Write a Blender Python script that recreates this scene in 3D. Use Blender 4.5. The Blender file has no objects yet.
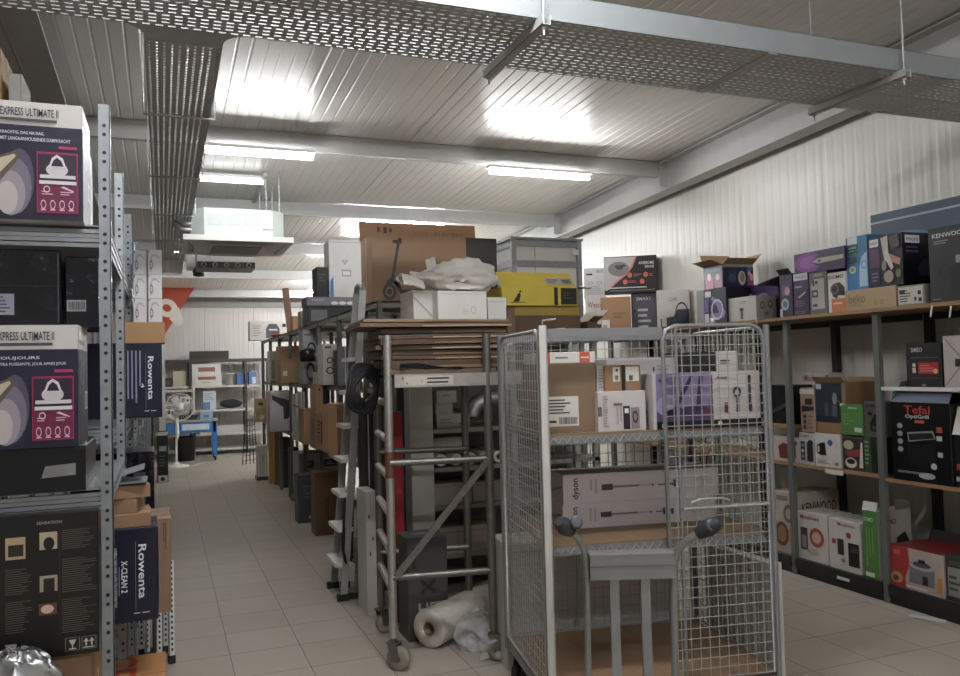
import bpy, math, random
from mathutils import Matrix, Vector, noise
random.seed(7)
S = bpy.context.scene
COL = S.collection
R90 = math.pi / 2
# ---------------------------------------------------------------- camera frame (solved from the room's vanishing points)
CH = 1.6
def _cam():
    a = Vector((163 - 480, 338 - 376)); b = Vector((2562 - 480, 338 - 315))
    f = math.sqrt(-(a.dot(b)))
    Y = Vector((a.x, a.y, -f)).normalized(); X = Vector((b.x, b.y, -f)).normalized()
    X = (X - Y * X.dot(Y)).normalized(); Z = X.cross(Y)
    return f, Matrix((X, Y, Z))
FPX, CR = _cam()
def at(px, py, X=None, Y=None, Z=None):
    d = CR @ Vector((px - 480, 338 - py, -FPX))
    t = X / d.x if X is not None else Y / d.y if Y is not None else (Z - CH) / d.z
    return Vector((d.x * t, d.y * t, CH + d.z * t))
cd = bpy.data.cameras.new('camera'); cam = bpy.data.objects.new('camera', cd); COL.objects.link(cam)
cam.matrix_world = Matrix.Translation((0, 0, CH)) @ CR.to_4x4()
cd.sensor_width = 36; cd.lens = FPX * 36 / 960; cd.clip_start = .05; S.camera = cam
# ---------------------------------------------------------------- materials
def lin(h):
    h = h.lstrip('#'); o = []
    for i in (0, 2, 4):
        c = int(h[i:i + 2], 16) / 255
        o.append(c / 12.92 if c <= .04045 else ((c + .055) / 1.055) ** 2.4)
    return o
MATS = {}
def mat(h, kind='card'):
    k = (h, kind)
    if k in MATS: return MATS[k]
    m = bpy.data.materials.new('%s_%s' % (kind, h.lstrip('#'))); m.use_nodes = True
    nt = m.node_tree; N = nt.nodes; L = nt.links; b = N['Principled BSDF']
    c = lin(h)
    if kind in ('card', 'print', 'wood', 'gloss'):   # dull printing inks and board
        g = .3*c[0] + .6*c[1] + .1*c[2]; c = [.98*max(0, g + (x - g)*.84)**1.12 for x in c]
    rough, metal, sc, amp, bump = dict(card=(.55, 0, 9, .10, .0), print=(.4, 0, 20, .04, 0), gloss=(.3, 0, 6, .06, 0), film=(.18, 0, 14, .1, .5),
        galv=(.42, .75, 26, .22, .02), metal=(.38, .6, 12, .14, 0), paint=(.45, 0, 10, .10, 0), plastic=(.4, 0, 6, .05, 0), wood=(.55, 0, 4, .25, .05),
        panel=(.4, 0, 3, .05, 0), rubber=(.7, 0, 10, .1, 0), cloth=(.9, 0, 14, .1, .2), bright=(.36, .3, 18, .14, 0), rust=(.6, .3, 30, .5, .1), zinc=(.3, .85, 18, .25, .02))[kind]
    tc = N.new('ShaderNodeTexCoord'); nz = N.new('ShaderNodeTexNoise'); nz.inputs['Scale'].default_value = sc; nz.inputs['Detail'].default_value = 4
    if kind == 'wood':
        mp = N.new('ShaderNodeMapping'); mp.inputs['Scale'].default_value = (6, 1, 6); L.new(tc.outputs['Object'], mp.inputs['Vector']); L.new(mp.outputs[0], nz.inputs['Vector'])
    else: L.new(tc.outputs['Object'], nz.inputs['Vector'])
    rp = N.new('ShaderNodeMapRange'); rp.inputs['To Min'].default_value = 1 - amp; rp.inputs['To Max'].default_value = 1 + amp
    L.new(nz.outputs['Fac'], rp.inputs['Value'])
    mx = N.new('ShaderNodeVectorMath'); mx.operation = 'SCALE'; mx.inputs[0].default_value = c; L.new(rp.outputs[0], mx.inputs['Scale'])
    L.new(mx.outputs['Vector'], b.inputs['Base Color'])
    b.inputs['Roughness'].default_value = rough; b.inputs['Metallic'].default_value = metal
    if bump:
        bp = N.new('ShaderNodeBump'); bp.inputs['Strength'].default_value = bump; bp.inputs['Distance'].default_value = .02
        L.new(nz.outputs['Fac'], bp.inputs['Height']); L.new(bp.outputs[0], b.inputs['Normal'])
    MATS[k] = m; return m
def emit(h, s):
    k = (h, s)
    if k in MATS: return MATS[k]
    m = bpy.data.materials.new('lamp_glow'); m.use_nodes = True; b = m.node_tree.nodes['Principled BSDF']
    b.inputs['Base Color'].default_value = lin(h) + [1]; b.inputs['Emission Color'].default_value = lin(h) + [1]; b.inputs['Emission Strength'].default_value = s
    MATS[k] = m; return m
def clear_film():
    m = bpy.data.materials.new('clear_film'); m.use_nodes = True; nt = m.node_tree; b = nt.nodes['Principled BSDF']
    b.inputs['Base Color'].default_value = (.75, .76, .77, 1); b.inputs['Roughness'].default_value = .18; b.inputs['Alpha'].default_value = .32
    nz = nt.nodes.new('ShaderNodeTexNoise'); nz.inputs['Scale'].default_value = 30; bp = nt.nodes.new('ShaderNodeBump'); bp.inputs['Strength'].default_value = .5
    nt.links.new(nz.outputs['Fac'], bp.inputs['Height']); nt.links.new(bp.outputs[0], b.inputs['Normal']); return m
FILM = clear_film()
# ---------------------------------------------------------------- mesh collector
class MB:
    def __init__(s): s.v = []; s.f = []; s.mi = []; s.m = []; s.sm = []
    def slot(s, m):
        if m not in s.m: s.m.append(m)
        return s.m.index(m)
    def add(s, vs, fs, m, smooth=False):
        o = len(s.v); k = s.slot(m); s.v += [tuple(p) for p in vs]
        for f in fs: s.f.append([i + o for i in f]); s.mi.append(k); s.sm.append(smooth)
        return s
    def box(s, x0, y0, z0, x1, y1, z1, m, M=None):
        v = [Vector(p) for p in ((x0,y0,z0),(x1,y0,z0),(x1,y1,z0),(x0,y1,z0),(x0,y0,z1),(x1,y0,z1),(x1,y1,z1),(x0,y1,z1))]
        if M: v = [M @ p for p in v]
        return s.add(v, [(3,2,1,0),(4,5,6,7),(0,1,5,4),(1,2,6,5),(2,3,7,6),(3,0,4,7)], m)
    def bar(s, p, q, a, b, m, up=(0,0,1)):          # rectangular bar, a wide, b along up
        p, q = Vector(p), Vector(q); d = (q - p).normalized(); u = Vector(up)
        if abs(d.dot(u)) > .95: u = Vector((0,1,0))
        r = d.cross(u).normalized(); u = r.cross(d)
        v = [e + r * x * a / 2 + u * y * b / 2 for e in (p, q) for x, y in ((-1,-1),(1,-1),(1,1),(-1,1))]
        return s.add(v, [(3,2,1,0),(4,5,6,7),(0,1,5,4),(1,2,6,5),(2,3,7,6),(3,0,4,7)], m)
    def tube(s, pts, r, m, n=8, closed=False, radii=None):
        pts = [Vector(p) for p in pts]; k = len(pts); vs = []; ref = None
        for i, p in enumerate(pts):
            if closed: d = pts[(i + 1) % k] - pts[i - 1]
            else: d = pts[min(i + 1, k - 1)] - pts[max(i - 1, 0)]
            d = d.normalized() if d.length else Vector((0,0,1))
            if ref is None: ref = Vector((0,0,1)) if abs(d.z) < .9 else Vector((1,0,0))
            ref = (ref - d * ref.dot(d)).normalized(); w = d.cross(ref); rr = radii[i] if radii else r
            vs += [p + (ref * math.cos(t) + w * math.sin(t)) * rr for t in [2 * math.pi * (j + .5) / n for j in range(n)]]
        fs = [(i*n+j, i*n+(j+1)%n, ((i+1)%k)*n+(j+1)%n, ((i+1)%k)*n+j) for i in range(k if closed else k-1) for j in range(n)]
        s.add(vs, fs, m, n > 5)
        if not closed: s.add(vs[:n], [tuple(range(n))[::-1]], m); s.add(vs[-n:], [tuple(range(n))], m)
        return s
    def lathe(s, prof, m, n=20, M=None):             # prof [(r,z)]
        vs = [Vector((r*math.cos(2*math.pi*j/n), r*math.sin(2*math.pi*j/n), z)) for r, z in prof for j in range(n)]
        if M: vs = [M @ p for p in vs]
        return s.add(vs, [(i*n+j, i*n+(j+1)%n, (i+1)*n+(j+1)%n, (i+1)*n+j) for i in range(len(prof)-1) for j in range(n)], m, True)
    def prism(s, pts, vec, m):
        pts = [Vector(p) for p in pts]; n = len(pts); v = Vector(vec); s.add(pts + [p + v for p in pts],
            [tuple(range(n))[::-1], tuple(range(n, 2*n))] + [(i, (i+1)%n, (i+1)%n+n, i+n) for i in range(n)], m); return s
    def grid(s, fn, nu, nv, m, smooth=True):
        vs = [fn(i/nu, j/nv) for j in range(nv+1) for i in range(nu+1)]; w = nu + 1
        return s.add(vs, [(j*w+i, j*w+i+1, (j+1)*w+i+1, (j+1)*w+i) for j in range(nv) for i in range(nu)], m, smooth)
    def build(s, name, parent=None, loc=(0,0,0), rz=0):
        me = bpy.data.meshes.new(name); me.from_pydata(s.v, [], s.f)
        for m in s.m: me.materials.append(m)
        me.polygons.foreach_set('material_index', s.mi); me.polygons.foreach_set('use_smooth', s.sm); me.update()
        o = bpy.data.objects.new(name, me); COL.objects.link(o); o.location = loc; o.rotation_euler = (0,0,rz)
        if parent: o.parent = parent
        return o
def tag(o, label, cat, group=None):
    o['label'] = label; o['category'] = cat
    if group: o['group'] = group
    return o
def thing(name, label, cat, loc=(0,0,0), rz=0, group=None):
    o = bpy.data.objects.new(name, None); COL.objects.link(o); o.empty_display_size = .1
    o.location = loc; o.rotation_euler = (0,0,rz); return tag(o, label, cat, group)
def struct(o): o['kind'] = 'structure'; return o
def dup(root, loc=None, rz=None, label=None):
    c = root.copy(); COL.objects.link(c)
    if loc is not None: c.location = loc
    if rz is not None: c.rotation_euler = (0,0,rz)
    if label: c['label'] = label
    for ch in list(root.children):
        d = ch.copy(); COL.objects.link(d); d.parent = c
        for g in list(ch.children):
            e = g.copy(); COL.objects.link(e); e.parent = d
    return c
# ---------------------------------------------------------------- lettering
TXT = {}
def text_mesh(t):
    if t in TXT: return TXT[t]
    c = bpy.data.curves.new('lettering', 'FONT'); c.body = t; c.resolution_u = 2; c.offset = .014; c.fill_mode = 'FRONT'
    o = bpy.data.objects.new('lettering', c); COL.objects.link(o)
    dg = bpy.context.evaluated_depsgraph_get(); me = bpy.data.meshes.new_from_object(o.evaluated_get(dg))
    vs = [(v.co.x, v.co.y) for v in me.vertices]; fs = [tuple(p.vertices) for p in me.polygons]
    bpy.data.objects.remove(o); bpy.data.curves.remove(c); bpy.data.meshes.remove(me)
    x0 = min(v[0] for v in vs); x1 = max(v[0] for v in vs); y0 = min(v[1] for v in vs); y1 = max(v[1] for v in vs)
    TXT[t] = ([((x - x0) / (x1 - x0), (y - y0) / max(y1 - y0, 1e-4)) for x, y in vs], fs); return TXT[t]
class Face:                                         # 2D printing on one face: u to the right, v up, both 0..1
    def __init__(s, mb, o, u, v, seed=0): s.mb = mb; s.o = Vector(o); s.u = Vector(u); s.v = Vector(v); s.n = s.u.cross(s.v).normalized(); s.k = 0; s.rn = random.Random(seed)
    def P(s, a, b): return s.o + s.u * a + s.v * b + s.n * (.0006 + .0004 * s.k)
    def poly(s, pts, c, kind='print'): s.mb.add([s.P(a, b) for a, b in pts], [tuple(range(len(pts)))], mat(c, kind))
    def run(s, ops):
        for op in ops:
            s.k += 1; k = op[0]
            if k in ('r', 'g'): _, a, b, c, d, h = op; s.poly([(a,b),(c,b),(c,d),(a,d)], h, 'print' if k == 'r' else 'gloss')
            elif k == 'p': s.poly(op[1], op[2])
            elif k == 'e':
                _, cu, cv, ru, rv, h = op; s.poly([(cu + ru*math.cos(t*math.pi/8), cv + rv*math.sin(t*math.pi/8)) for t in range(16)], h)
            elif k == 'o':                          # ring
                _, cu, cv, ru, rv, w, h = op
                pt = lambda t, q: s.P(cu + ru*q*math.cos(t*math.pi/8), cv + rv*q*math.sin(t*math.pi/8))
                s.mb.add([pt(t, q) for q in (1, 1-w) for t in range(16)], [(i, (i+1)%16, 16+(i+1)%16, 16+i) for i in range(16)], mat(h, 'print'))
            elif k in ('t', 'tu', 'td'):
                _, tx, a, b, c, d, h = op; vs, fs = text_mesh(tx)
                if k == 't': q = [s.P(a + x*(c-a), b + y*(d-b)) for x, y in vs]
                elif k == 'tu': q = [s.P(a + (1-y)*(c-a), b + x*(d-b)) for x, y in vs]
                else: q = [s.P(a + y*(c-a), d - x*(d-b)) for x, y in vs]
                s.mb.add(q, fs, mat(h, 'print'))
            elif k in ('l', 'lv'):                  # unreadable small print
                _, a, b, c, d, n, h = op
                for i in range(n):
                    if k == 'l':
                        y = d - (d-b) * (i + .5) / n; e = a + (c-a) * s.rn.uniform(.55, 1); hh = (d-b) / n * .22; s.poly([(a,y-hh),(e,y-hh),(e,y+hh),(a,y+hh)], h)
                    else:
                        x = a + (c-a) * (i + .5) / n; e = d - (d-b) * s.rn.uniform(.55, 1); hh = (c-a) / n * .22; s.poly([(x-hh,e),(x+hh,e),(x+hh,d),(x-hh,d)], h)
            elif k == 'b':                          # bars
                _, a, b, c, d, h = op; x = a
                while x < c: w = (c-a) * s.rn.choice((.02, .03, .05)); s.poly([(x,b),(min(x+w,c),b),(min(x+w,c),d),(x,d)], h); x += w + (c-a) * s.rn.choice((.02, .03))
def faces(w, d, h):
    x, y = w/2, d/2
    return dict(F=((-x,-y,0),(w,0,0),(0,0,h)), R=((x,-y,0),(0,d,0),(0,0,h)), B=((x,y,0),(-w,0,0),(0,0,h)), L=((-x,y,0),(0,-d,0),(0,0,h)), T=((-x,-y,h),(w,0,0),(0,d,0)))
SEED = [0]
def carton(name, label, cat, pos, size, rz=0, base='#9b7653', prints=None, group=None, fc=None, opened=None, kind='card', tape=None, flapc=None):
    """a box: chamfered body with its printing; opened = list of (side, angle) flaps standing off an open top"""
    w, d, h = size; mb = MB(); m = mat(base, kind); x, y = w/2, d/2; c = min(.003, w*.05, d*.05)
    F = faces(w, d, h)
    ring = [(-x+c,-y),(x-c,-y),(x,-y+c),(x,y-c),(x-c,y),(-x+c,y),(-x,y-c),(-x,-y+c)]
    zz = [0, h] if opened else [0, h-c, h]
    vs = []
    for i, z in enumerate(zz):
        q = 1 if not (i == 2) else 1 - c / max(x, y); vs += [(a*q, b*q, z) for a, b in ring]
    fs = [(i*8+j, i*8+(j+1)%8, (i+1)*8+(j+1)%8, (i+1)*8+j) for i in range(len(zz)-1) for j in range(8)] + [tuple(range(8))[::-1]]
    if not opened: fs.append(tuple(range(8*(len(zz)-1), 8*len(zz))))
    mb.add(vs, fs, m)
    if opened:                                      # inner walls and floor of the open carton
        t = .005; im = mat(flapc or base, 'card'); dp = min(h - .01, .25)
        r2 = [(-x+t,-y+t),(x-t,-y+t),(x-t,y-t),(-x+t,y-t)]
        mb.add([(a,b,h) for a,b in r2] + [(a,b,h-dp) for a,b in r2], [(1,0,4,5),(2,1,5,6),(3,2,6,7),(0,3,7,4),(4,5,6,7)], im)
        o4 = [(-x,-y),(x,-y),(x,y),(-x,y)]
        mb.add([(a,b,h) for a,b in o4] + [(a,b,h) for a,b in r2], [(0,1,5,4),(1,2,6,5),(2,3,7,6),(3,0,4,7)], im)
    for k, col in (fc or {}).items(): Face(mb, *F[k]).run([('r', .004, .004, .996, .996, col)])
    if tape and not opened:
        tk = mat(tape, 'gloss'); tw = min(.024, d*.15)
        mb.box(-x*.995, -tw, h, x*.995, tw, h+.0012, tk); mb.box(-x-.0012, -tw, h-min(.06,h*.4), -x, tw, h+.0012, tk); mb.box(x, -tw, h-min(.06,h*.4), x+.0012, tw, h+.0012, tk)
    elif not opened: mb.box(-x*.99, -.001, h, x*.99, .001, h+.0006, mat('#3a3430', 'card'))
    SEED[0] += 1
    for k, ops in (prints or {}).items():
        fa = Face(mb, *F[k], seed=SEED[0]); fa.k = 1; fa.run(ops)
    o = mb.build(name, None, pos, rz); tag(o, label, cat, group)
    for sd, ang, ln in (opened or []):
        fb = MB(); L_ = w if sd in 'FB' else d; a = math.radians(ang)
        M = {'F': Matrix.Translation((0,-y,h)), 'R': Matrix.Translation((x,0,h)) @ Matrix.Rotation(R90,4,'Z'), 'B': Matrix.Translation((0,y,h)) @ Matrix.Rotation(2*R90,4,'Z'), 'L': Matrix.Translation((-x,0,h)) @ Matrix.Rotation(-R90,4,'Z')}[sd] @ Matrix.Rotation(a, 4, 'X')
        fb.box(-L_/2+.003, -.004, 0, L_/2-.003, 0, ln, mat(flapc or base, 'card'), M)
        fb.build('flap', o)
    return o
def FB(x0, x1, yt, Y, d, z=None, yb=None):          # box facing the camera end of the hall, front plane at Y
    ym = (yt + (yb or yt + 40)) / 2
    a, b = at(x0, ym, Y=Y), at(x1, ym, Y=Y); xm = (x0 + x1) / 2; zt = at(xm, yt, Y=Y).z
    z0 = z if z is not None else at(xm, yb, Y=Y).z
    return dict(pos=((a.x+b.x)/2, Y + d/2, z0), size=(b.x - a.x, d, max(zt - z0, .02)))
def SB(x0, x1, yt, z, d, X=4.42, yb=None):          # box on the long shelves, its front facing the aisle at X
    ym = yt + 25; a, b = at(x0, ym, X=X).y, at(x1, ym, X=X).y; zt = at((x0+x1)/2, yt, X=X).z
    return dict(pos=(X + d/2, (a+b)/2, z), size=((a-b)*.985, d, max(zt - z, .02)), rz=-R90)
def top(o): return o.location.z + max(v.co.z for v in o.data.vertices) + .0005
# ================================================================ THE HALL
XL, XR, YB, YF = -4.2, 4.98, 18.0, -4.0
def cz(y): return 3.93 - .04 * y
def floor_mat():
    m = bpy.data.materials.new('floor_tiles'); m.use_nodes = True; nt = m.node_tree; N = nt.nodes; L = nt.links; b = N['Principled BSDF']
    tc = N.new('ShaderNodeTexCoord'); mp = N.new('ShaderNodeMapping'); mp.inputs['Location'].default_value = (-.340 + .394*20, -4.92 + .394*40, 0); L.new(tc.outputs['Object'], mp.inputs['Vector'])
    br = N.new('ShaderNodeTexBrick'); br.offset = 0; br.squash = 1; br.inputs['Scale'].default_value = 1; br.inputs['Brick Width'].default_value = .394; br.inputs['Row Height'].default_value = .394
    br.inputs['Mortar Size'].default_value = .0024; br.inputs['Mortar Smooth'].default_value = .1; br.inputs['Bias'].default_value = 0
    br.inputs['Color1'].default_value = lin('#aea69a') + [1]; br.inputs['Color2'].default_value = lin('#a8a093') + [1]; br.inputs['Mortar'].default_value = lin('#5d564f') + [1]
    L.new(mp.outputs[0], br.inputs['Vector'])
    nz = N.new('ShaderNodeTexNoise'); nz.inputs['Scale'].default_value = 2.2; nz.inputs['Detail'].default_value = 6; L.new(tc.outputs['Object'], nz.inputs['Vector'])
    rp = N.new('ShaderNodeMapRange'); rp.inputs['To Min'].default_value = .86; rp.inputs['To Max'].default_value = 1.12; L.new(nz.outputs['Fac'], rp.inputs['Value'])
    mx = N.new('ShaderNodeVectorMath'); mx.operation = 'SCALE'; L.new(br.outputs['Color'], mx.inputs[0]); L.new(rp.outputs[0], mx.inputs['Scale']); L.new(mx.outputs['Vector'], b.inputs['Base Color'])
    b.inputs['Roughness'].default_value = .42; return m
o = MB().box(XL, YF, -.1, XR, YB, 0, floor_mat()).build('floor'); struct(o)
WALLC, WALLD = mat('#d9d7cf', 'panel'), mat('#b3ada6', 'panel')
def ribbed(p, u, n, v_at, length, period, groove, deep, seam, m):
    """sheet of profiled panel: profile runs along u, v_at(t) gives (bottom, top) of the sheet at t; n points into the room"""
    mb = MB(); prof = []; t = 0; u = Vector(u); n = Vector(n); p = Vector(p); i = 0
    while t < length:
        g = groove * (1.6 if i % seam == 0 else 1); dd = deep * (2 if i % seam == 0 else 1)
        prof += [(t, 0), (t + g*.3, dd), (t + g*.7, dd), (t + g, 0)]; t += period; i += 1
    prof.append((length, 0)); vs = []
    for t, dp in prof:
        lo, hi = v_at(t); q = p + u*t - n*dp; vs += [q + lo, q + hi]
    mb.add(vs, [(2*i, 2*i+2, 2*i+3, 2*i+1) for i in range(len(prof)-1)], m); return mb
Vz = lambda a: Vector((0, 0, a))
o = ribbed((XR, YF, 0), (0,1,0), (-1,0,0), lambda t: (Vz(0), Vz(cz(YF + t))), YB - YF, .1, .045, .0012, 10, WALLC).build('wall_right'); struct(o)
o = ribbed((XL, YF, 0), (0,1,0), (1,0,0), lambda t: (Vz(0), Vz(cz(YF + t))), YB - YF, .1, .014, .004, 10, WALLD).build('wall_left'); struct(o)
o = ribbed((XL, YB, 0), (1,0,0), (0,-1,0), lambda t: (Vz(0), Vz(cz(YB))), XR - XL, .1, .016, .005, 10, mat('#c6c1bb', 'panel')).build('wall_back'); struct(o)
def ceil_mat():
    m = mat('#dedbd5', 'panel').copy(); m.name = 'coated_ceiling_panel'; b = m.node_tree.nodes['Principled BSDF']; b.inputs['Roughness'].default_value = .30; b.inputs['Specular IOR Level'].default_value = .2; return m
o = ribbed((XL, 0, 0), (1,0,0), (0,0,-1), lambda t: (Vector((0, YF, cz(YF))), Vector((0, YB, cz(YB)))), XR - XL, .095, .020, .0035, 11, ceil_mat()).build('ceiling'); struct(o)
# rafters (I beams along the hall), purlins across
STEEL = mat('#b4b4b2', 'paint'); STEELD = mat('#8d8b88', 'paint')
def rafter(x, name, fl=.17, dep=.30):
    mb = MB(); H = .012
    for y0, y1 in ((YF, YB),):
        def slab(x0, x1, a, b):
            mb.prism([(x0, y0, cz(y0)-b), (x1, y0, cz(y0)-b), (x1, y0, cz(y0)-a), (x0, y0, cz(y0)-a)], (0, y1-y0, cz(y1)-cz(y0)), STEEL)
        slab(x-fl/2, x+fl/2, .012, .026); slab(x-fl/2, x+fl/2, dep, dep+.014); slab(x-.006, x+.006, .026, dep)
    o = mb.build(name); struct(o); return o
rafter(4.80, 'trim_1'); rafter(-.655, 'trim_2', .17, .30)
k = 3
for yy in (-2.65, -.25, 2.15, 4.55, 6.95, 9.35, 11.75, 14.15, 16.55):
    mb = MB(); z = cz(yy) - .011
    for x0, x1 in ((XL + .01, -.744), (-.566, 4.70)):
        mb.box(x0, yy-.004, z-.15, x1, yy, z, STEEL); mb.box(x0, yy, z-.15, x1, yy+.06, z-.146, STEEL); mb.box(x0, yy, z-.004, x1, yy+.06, z, STEEL); mb.box(x0, yy+.056, z-.15, x1, yy+.06, z-.13, STEEL)
    if yy > 0: mb.box(4.70, yy-.03, z-.25, 4.79, yy-.022, z-.015, STEEL); mb.box(-.648, yy-.03, z-.25, -.57, yy-.022, z-.015, STEEL)
    struct(mb.build('trim_%d' % k)); k += 1
mb = MB(); z = cz(YB); mb.box(XL+.02, YB-.12, 3.02, XR-.02, YB-.01, 3.11, STEELD); struct(mb.build('trim_%d' % k))
# ---------------------------------------------------------------- lamps
def lamp(x, y, z, ln, label, s=1, hang=False):
    t = thing('batten_light', label, 'light', (x, y, z), 0, 'tube lights under the roof purlins')
    MB().box(-ln/2, -.04, .012, ln/2, .04, .04, mat('#d8d9d8', 'paint')).box(-ln/2, -.012, .012, -ln/2+.03, .012, .022, mat('#d8d9d8', 'paint')).box(ln/2-.03, -.012, .012, ln/2, .012, .022, mat('#d8d9d8', 'paint')).build('housing', t)
    MB().tube([(-ln/2+.02, 0, -.016), (ln/2-.02, 0, -.016)], .022, emit('#fcfdff', LAMP*s), 10).build('tube', t)
    if hang:
        for hx in (-ln*.35, ln*.35): MB().tube([(hx, 0, .04), (hx, 0, cz(y) - z)], .004, mat('#d8d9d8', 'paint'), 6).build('hanger', t)
    return t
LAMP = 130
def lamp_px(x0, x1, py, Y, label, s=1):
    a, b = at(x0, py - 3, Y=Y), at(x1, py + 3, Y=Y); return lamp((a.x+b.x)/2, Y, min((a.z+b.z)/2, cz(Y) - .07), b.x - a.x, label, s)
lamp_px(203, 315, 152, 6.84, 'lit tube light left of the hanging air conditioner, under the nearest roof beam', .65)
lamp_px(488, 590, 173, 6.84, 'lit tube light near the right wall, under the nearest roof beam', .8)
lamp_px(198, 265, 171, 8.3, 'lit tube light just above the air conditioner rods, second row', .05)
lamp_px(365, 445, 219, 9.9, 'lit tube light seen just above the open flap of the scooter carton', 1)
lamp_px(172, 206, 243, 12.2, 'small far lit tube light behind the left end of the air conditioner')
for x, y, s in ((.75, 2.2, 1.5), (.75, -1.4, 1.3), (3.2, -1.4, .7)):  # first follows the floor's shadow edge; the two behind the camera are added fill
    lamp(x, y, cz(y) - .24, 1.45, 'unseen tube light in the front rows, over the person taking the photo', s, True)
for x, y in ((3.3, 12.1), (3.2, 15.0)): lamp(x, y, cz(y) - .24, 1.45, 'added tube light in the far rows, hidden behind the scooter carton', 1.8, True)  # unseen lamps, added to brighten the aisle and the back
# ---------------------------------------------------------------- cable trays
GAL = mat('#b3b5b6', 'galv'); GALD = mat('#a6a6a4', 'paint')
def tray(axis, a0, a1, b0, b1, z, pitch, slot, rows, sh, t=.002):
    """perforated tray floor: real slots punched between strips; returns floor mesh, side mesh"""
    f, s = MB(), MB()
    def bx(mb, p0, q0, z0, p1, q1, z1, GALD=GALD):
        if axis == 'x': mb.box(p0, q0, z0, p1, q1, z1, GALD)
        else: mb.box(q0, p0, z0, q1, p1, z1, GALD)
    rp = (b1-b0) / rows; sw = rp * .34; n = int((a1-a0) / pitch)
    for r in range(rows + 1):
        c = b0 + r*rp; lo = max(b0, c - (rp-sw)/2); hi = min(b1, c + (rp-sw)/2); bx(f, a0, lo, z, a1, hi, z+t)
    for r in range(rows):
        c = b0 + (r+.5)*rp; of = pitch/2 if (r // 3) % 2 else 0
        for i in range(n + 1):
            p = a0 + i*pitch + of; bx(f, max(a0, p - (pitch-slot)/2), c-sw/2, z, min(a1, p + (pitch-slot)/2), c+sw/2, z+t) if p < a1 else None
    RL = mat('#85898b', 'paint')
    for b, sg in ((b0, 1), (b1, -1)):
        bx(s, a0, min(b, b+.0015*sg), z, a1, max(b, b+.0015*sg), z+sh, RL); bx(s, a0, min(b, b+.012*sg), z+sh-.002, a1, max(b, b+.012*sg), z+sh, RL)
    return f, s
TZ = 3.05; TY0, TY1 = 3.01, 3.57
t = thing('cable_tray', 'wide perforated zinc cable tray crossing the top of the photo from wall to wall', 'cable tray', (0, 0, TZ))
f, s = tray('x', -2.6, 4.9, TY0, TY1, 0, .050, .030, 16, .115)
f.build('tray_floor', t); s.build('side_rail', t)
mb = MB()
m2 = MB(); m2.box(2.67, TY0, -.006, 2.72, TY1, -.001, GALD); m2.build('joint_strip', t)
for x in (-1.5, 1.486, 3.5):
    mb.box(x-.02, TY0-.05, -.043, x+.02, TY1+.05, -.040, GALD); mb.box(x-.02, TY0-.05, -.043, x-.017, TY1+.05, -.002, GALD); mb.box(x+.017, TY0-.05, -.043, x+.02, TY1+.05, -.002, GALD)
    ch = mb.build('support_channel', t); mb = MB()
    for y in (TY0-.025, TY1+.025):
        r = MB(); r.tube([(x, y, -.08), (x, y, cz(y)-TZ)], .005, GAL, 6); r.lathe([(0,-.055),(.012,-.055),(.012,-.045),(0,-.045)], GALD, 6, Matrix.Translation((x,y,0))); r.build('threaded_rod', t)
t = thing('cable_tray', 'narrow perforated cable tray running away down the aisle above the left rack', 'cable tray', (0, 0, TZ))
f, s = tray('y', TY1 + .16, 12.5, -.06, .262, 0, .036, .020, 10, .06)
f.build('tray_floor', t); s.build('side_rail', t)
mb = MB(); rr = .12                                   # solid branch piece with rounded corners
pts = [(-.06 - rr, TY1)] + [(-.06 - rr + rr*math.sin(a), TY1 + rr - rr*math.cos(a)) for a in [i*R90/6 for i in range(1, 7)]] + [(-.06, TY1+.17), (.262, TY1+.17)] + [(.262 + rr - rr*math.cos(a), TY1 + rr - rr*math.sin(a)) for a in [i*R90/6 for i in range(6)]] + [(.262 + rr, TY1)]
mb.prism([(x, y, .003) for x, y in pts][::-1], (0, 0, .004), GALD); mb.build('branch_piece', t)
for y in (4.76, 6.25, 7.75, 9.25, 10.75, 12.2):
    MB().tube([(-.085, y, .09), (-.085, y, -.012), (.287, y, -.012), (.287, y, .09)], .007, GAL, 6).build('support_hoop', t)
    for x in (-.085, .287): MB().tube([(x, y, .08), (x, y, cz(y)-TZ)], .004, GAL, 6).build('threaded_rod', t)
# ---------------------------------------------------------------- air conditioner and its companion
AW = mat('#d9d8d2', 'plastic'); AG = mat('#c9d3d0', 'metal'); DK = mat('#2b2a29', 'plastic')
a, b = at(183, 240, Y=7.95), at(294, 240, Y=7.95); cx = (a.x+b.x)/2; hw = (b.x-a.x)/2; z = at(240, 241, Y=7.95).z
t = thing('ceiling_air_conditioner', 'white cassette air conditioner hanging on rods from the ceiling', 'air conditioner', (cx, 7.95+hw, z))
mb = MB(); q = hw*.86; mb.prism([(-q,-q+.12,.05),(-q+.12,-q,.05),(q-.12,-q,.05),(q,-q+.12,.05),(q,q-.12,.05),(q-.12,q,.05),(-q+.12,q,.05),(-q,q-.12,.05)], (0,0,.27), mat('#d3dad6', 'paint'))
for i in range(3): mb.box(-.28+i*.16, -q-.004, .16, -.14+i*.16, -q, .27, mat('#c4cbc8', 'paint'))
mb.box(.22, -q-.02, .13, .31, -q, .25, AW); mb.build('casing', t)
mb = MB(); n = 20
mb.box(-hw, -hw, 0, hw, hw, .05, AW); mb.build('panel', t)
mb = MB(); g = hw*.46
mb.box(-g-.03, -g-.03, -.012, g+.03, g+.03, -.001, AW)
for i in range(15): mb.bar((-g, -g + 2*g*i/14, -.016), (g, -g + 2*g*i/14, -.016), .018, .010, mat('#8f8b85', 'plastic'))
mb.build('intake_grille', t)
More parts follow.
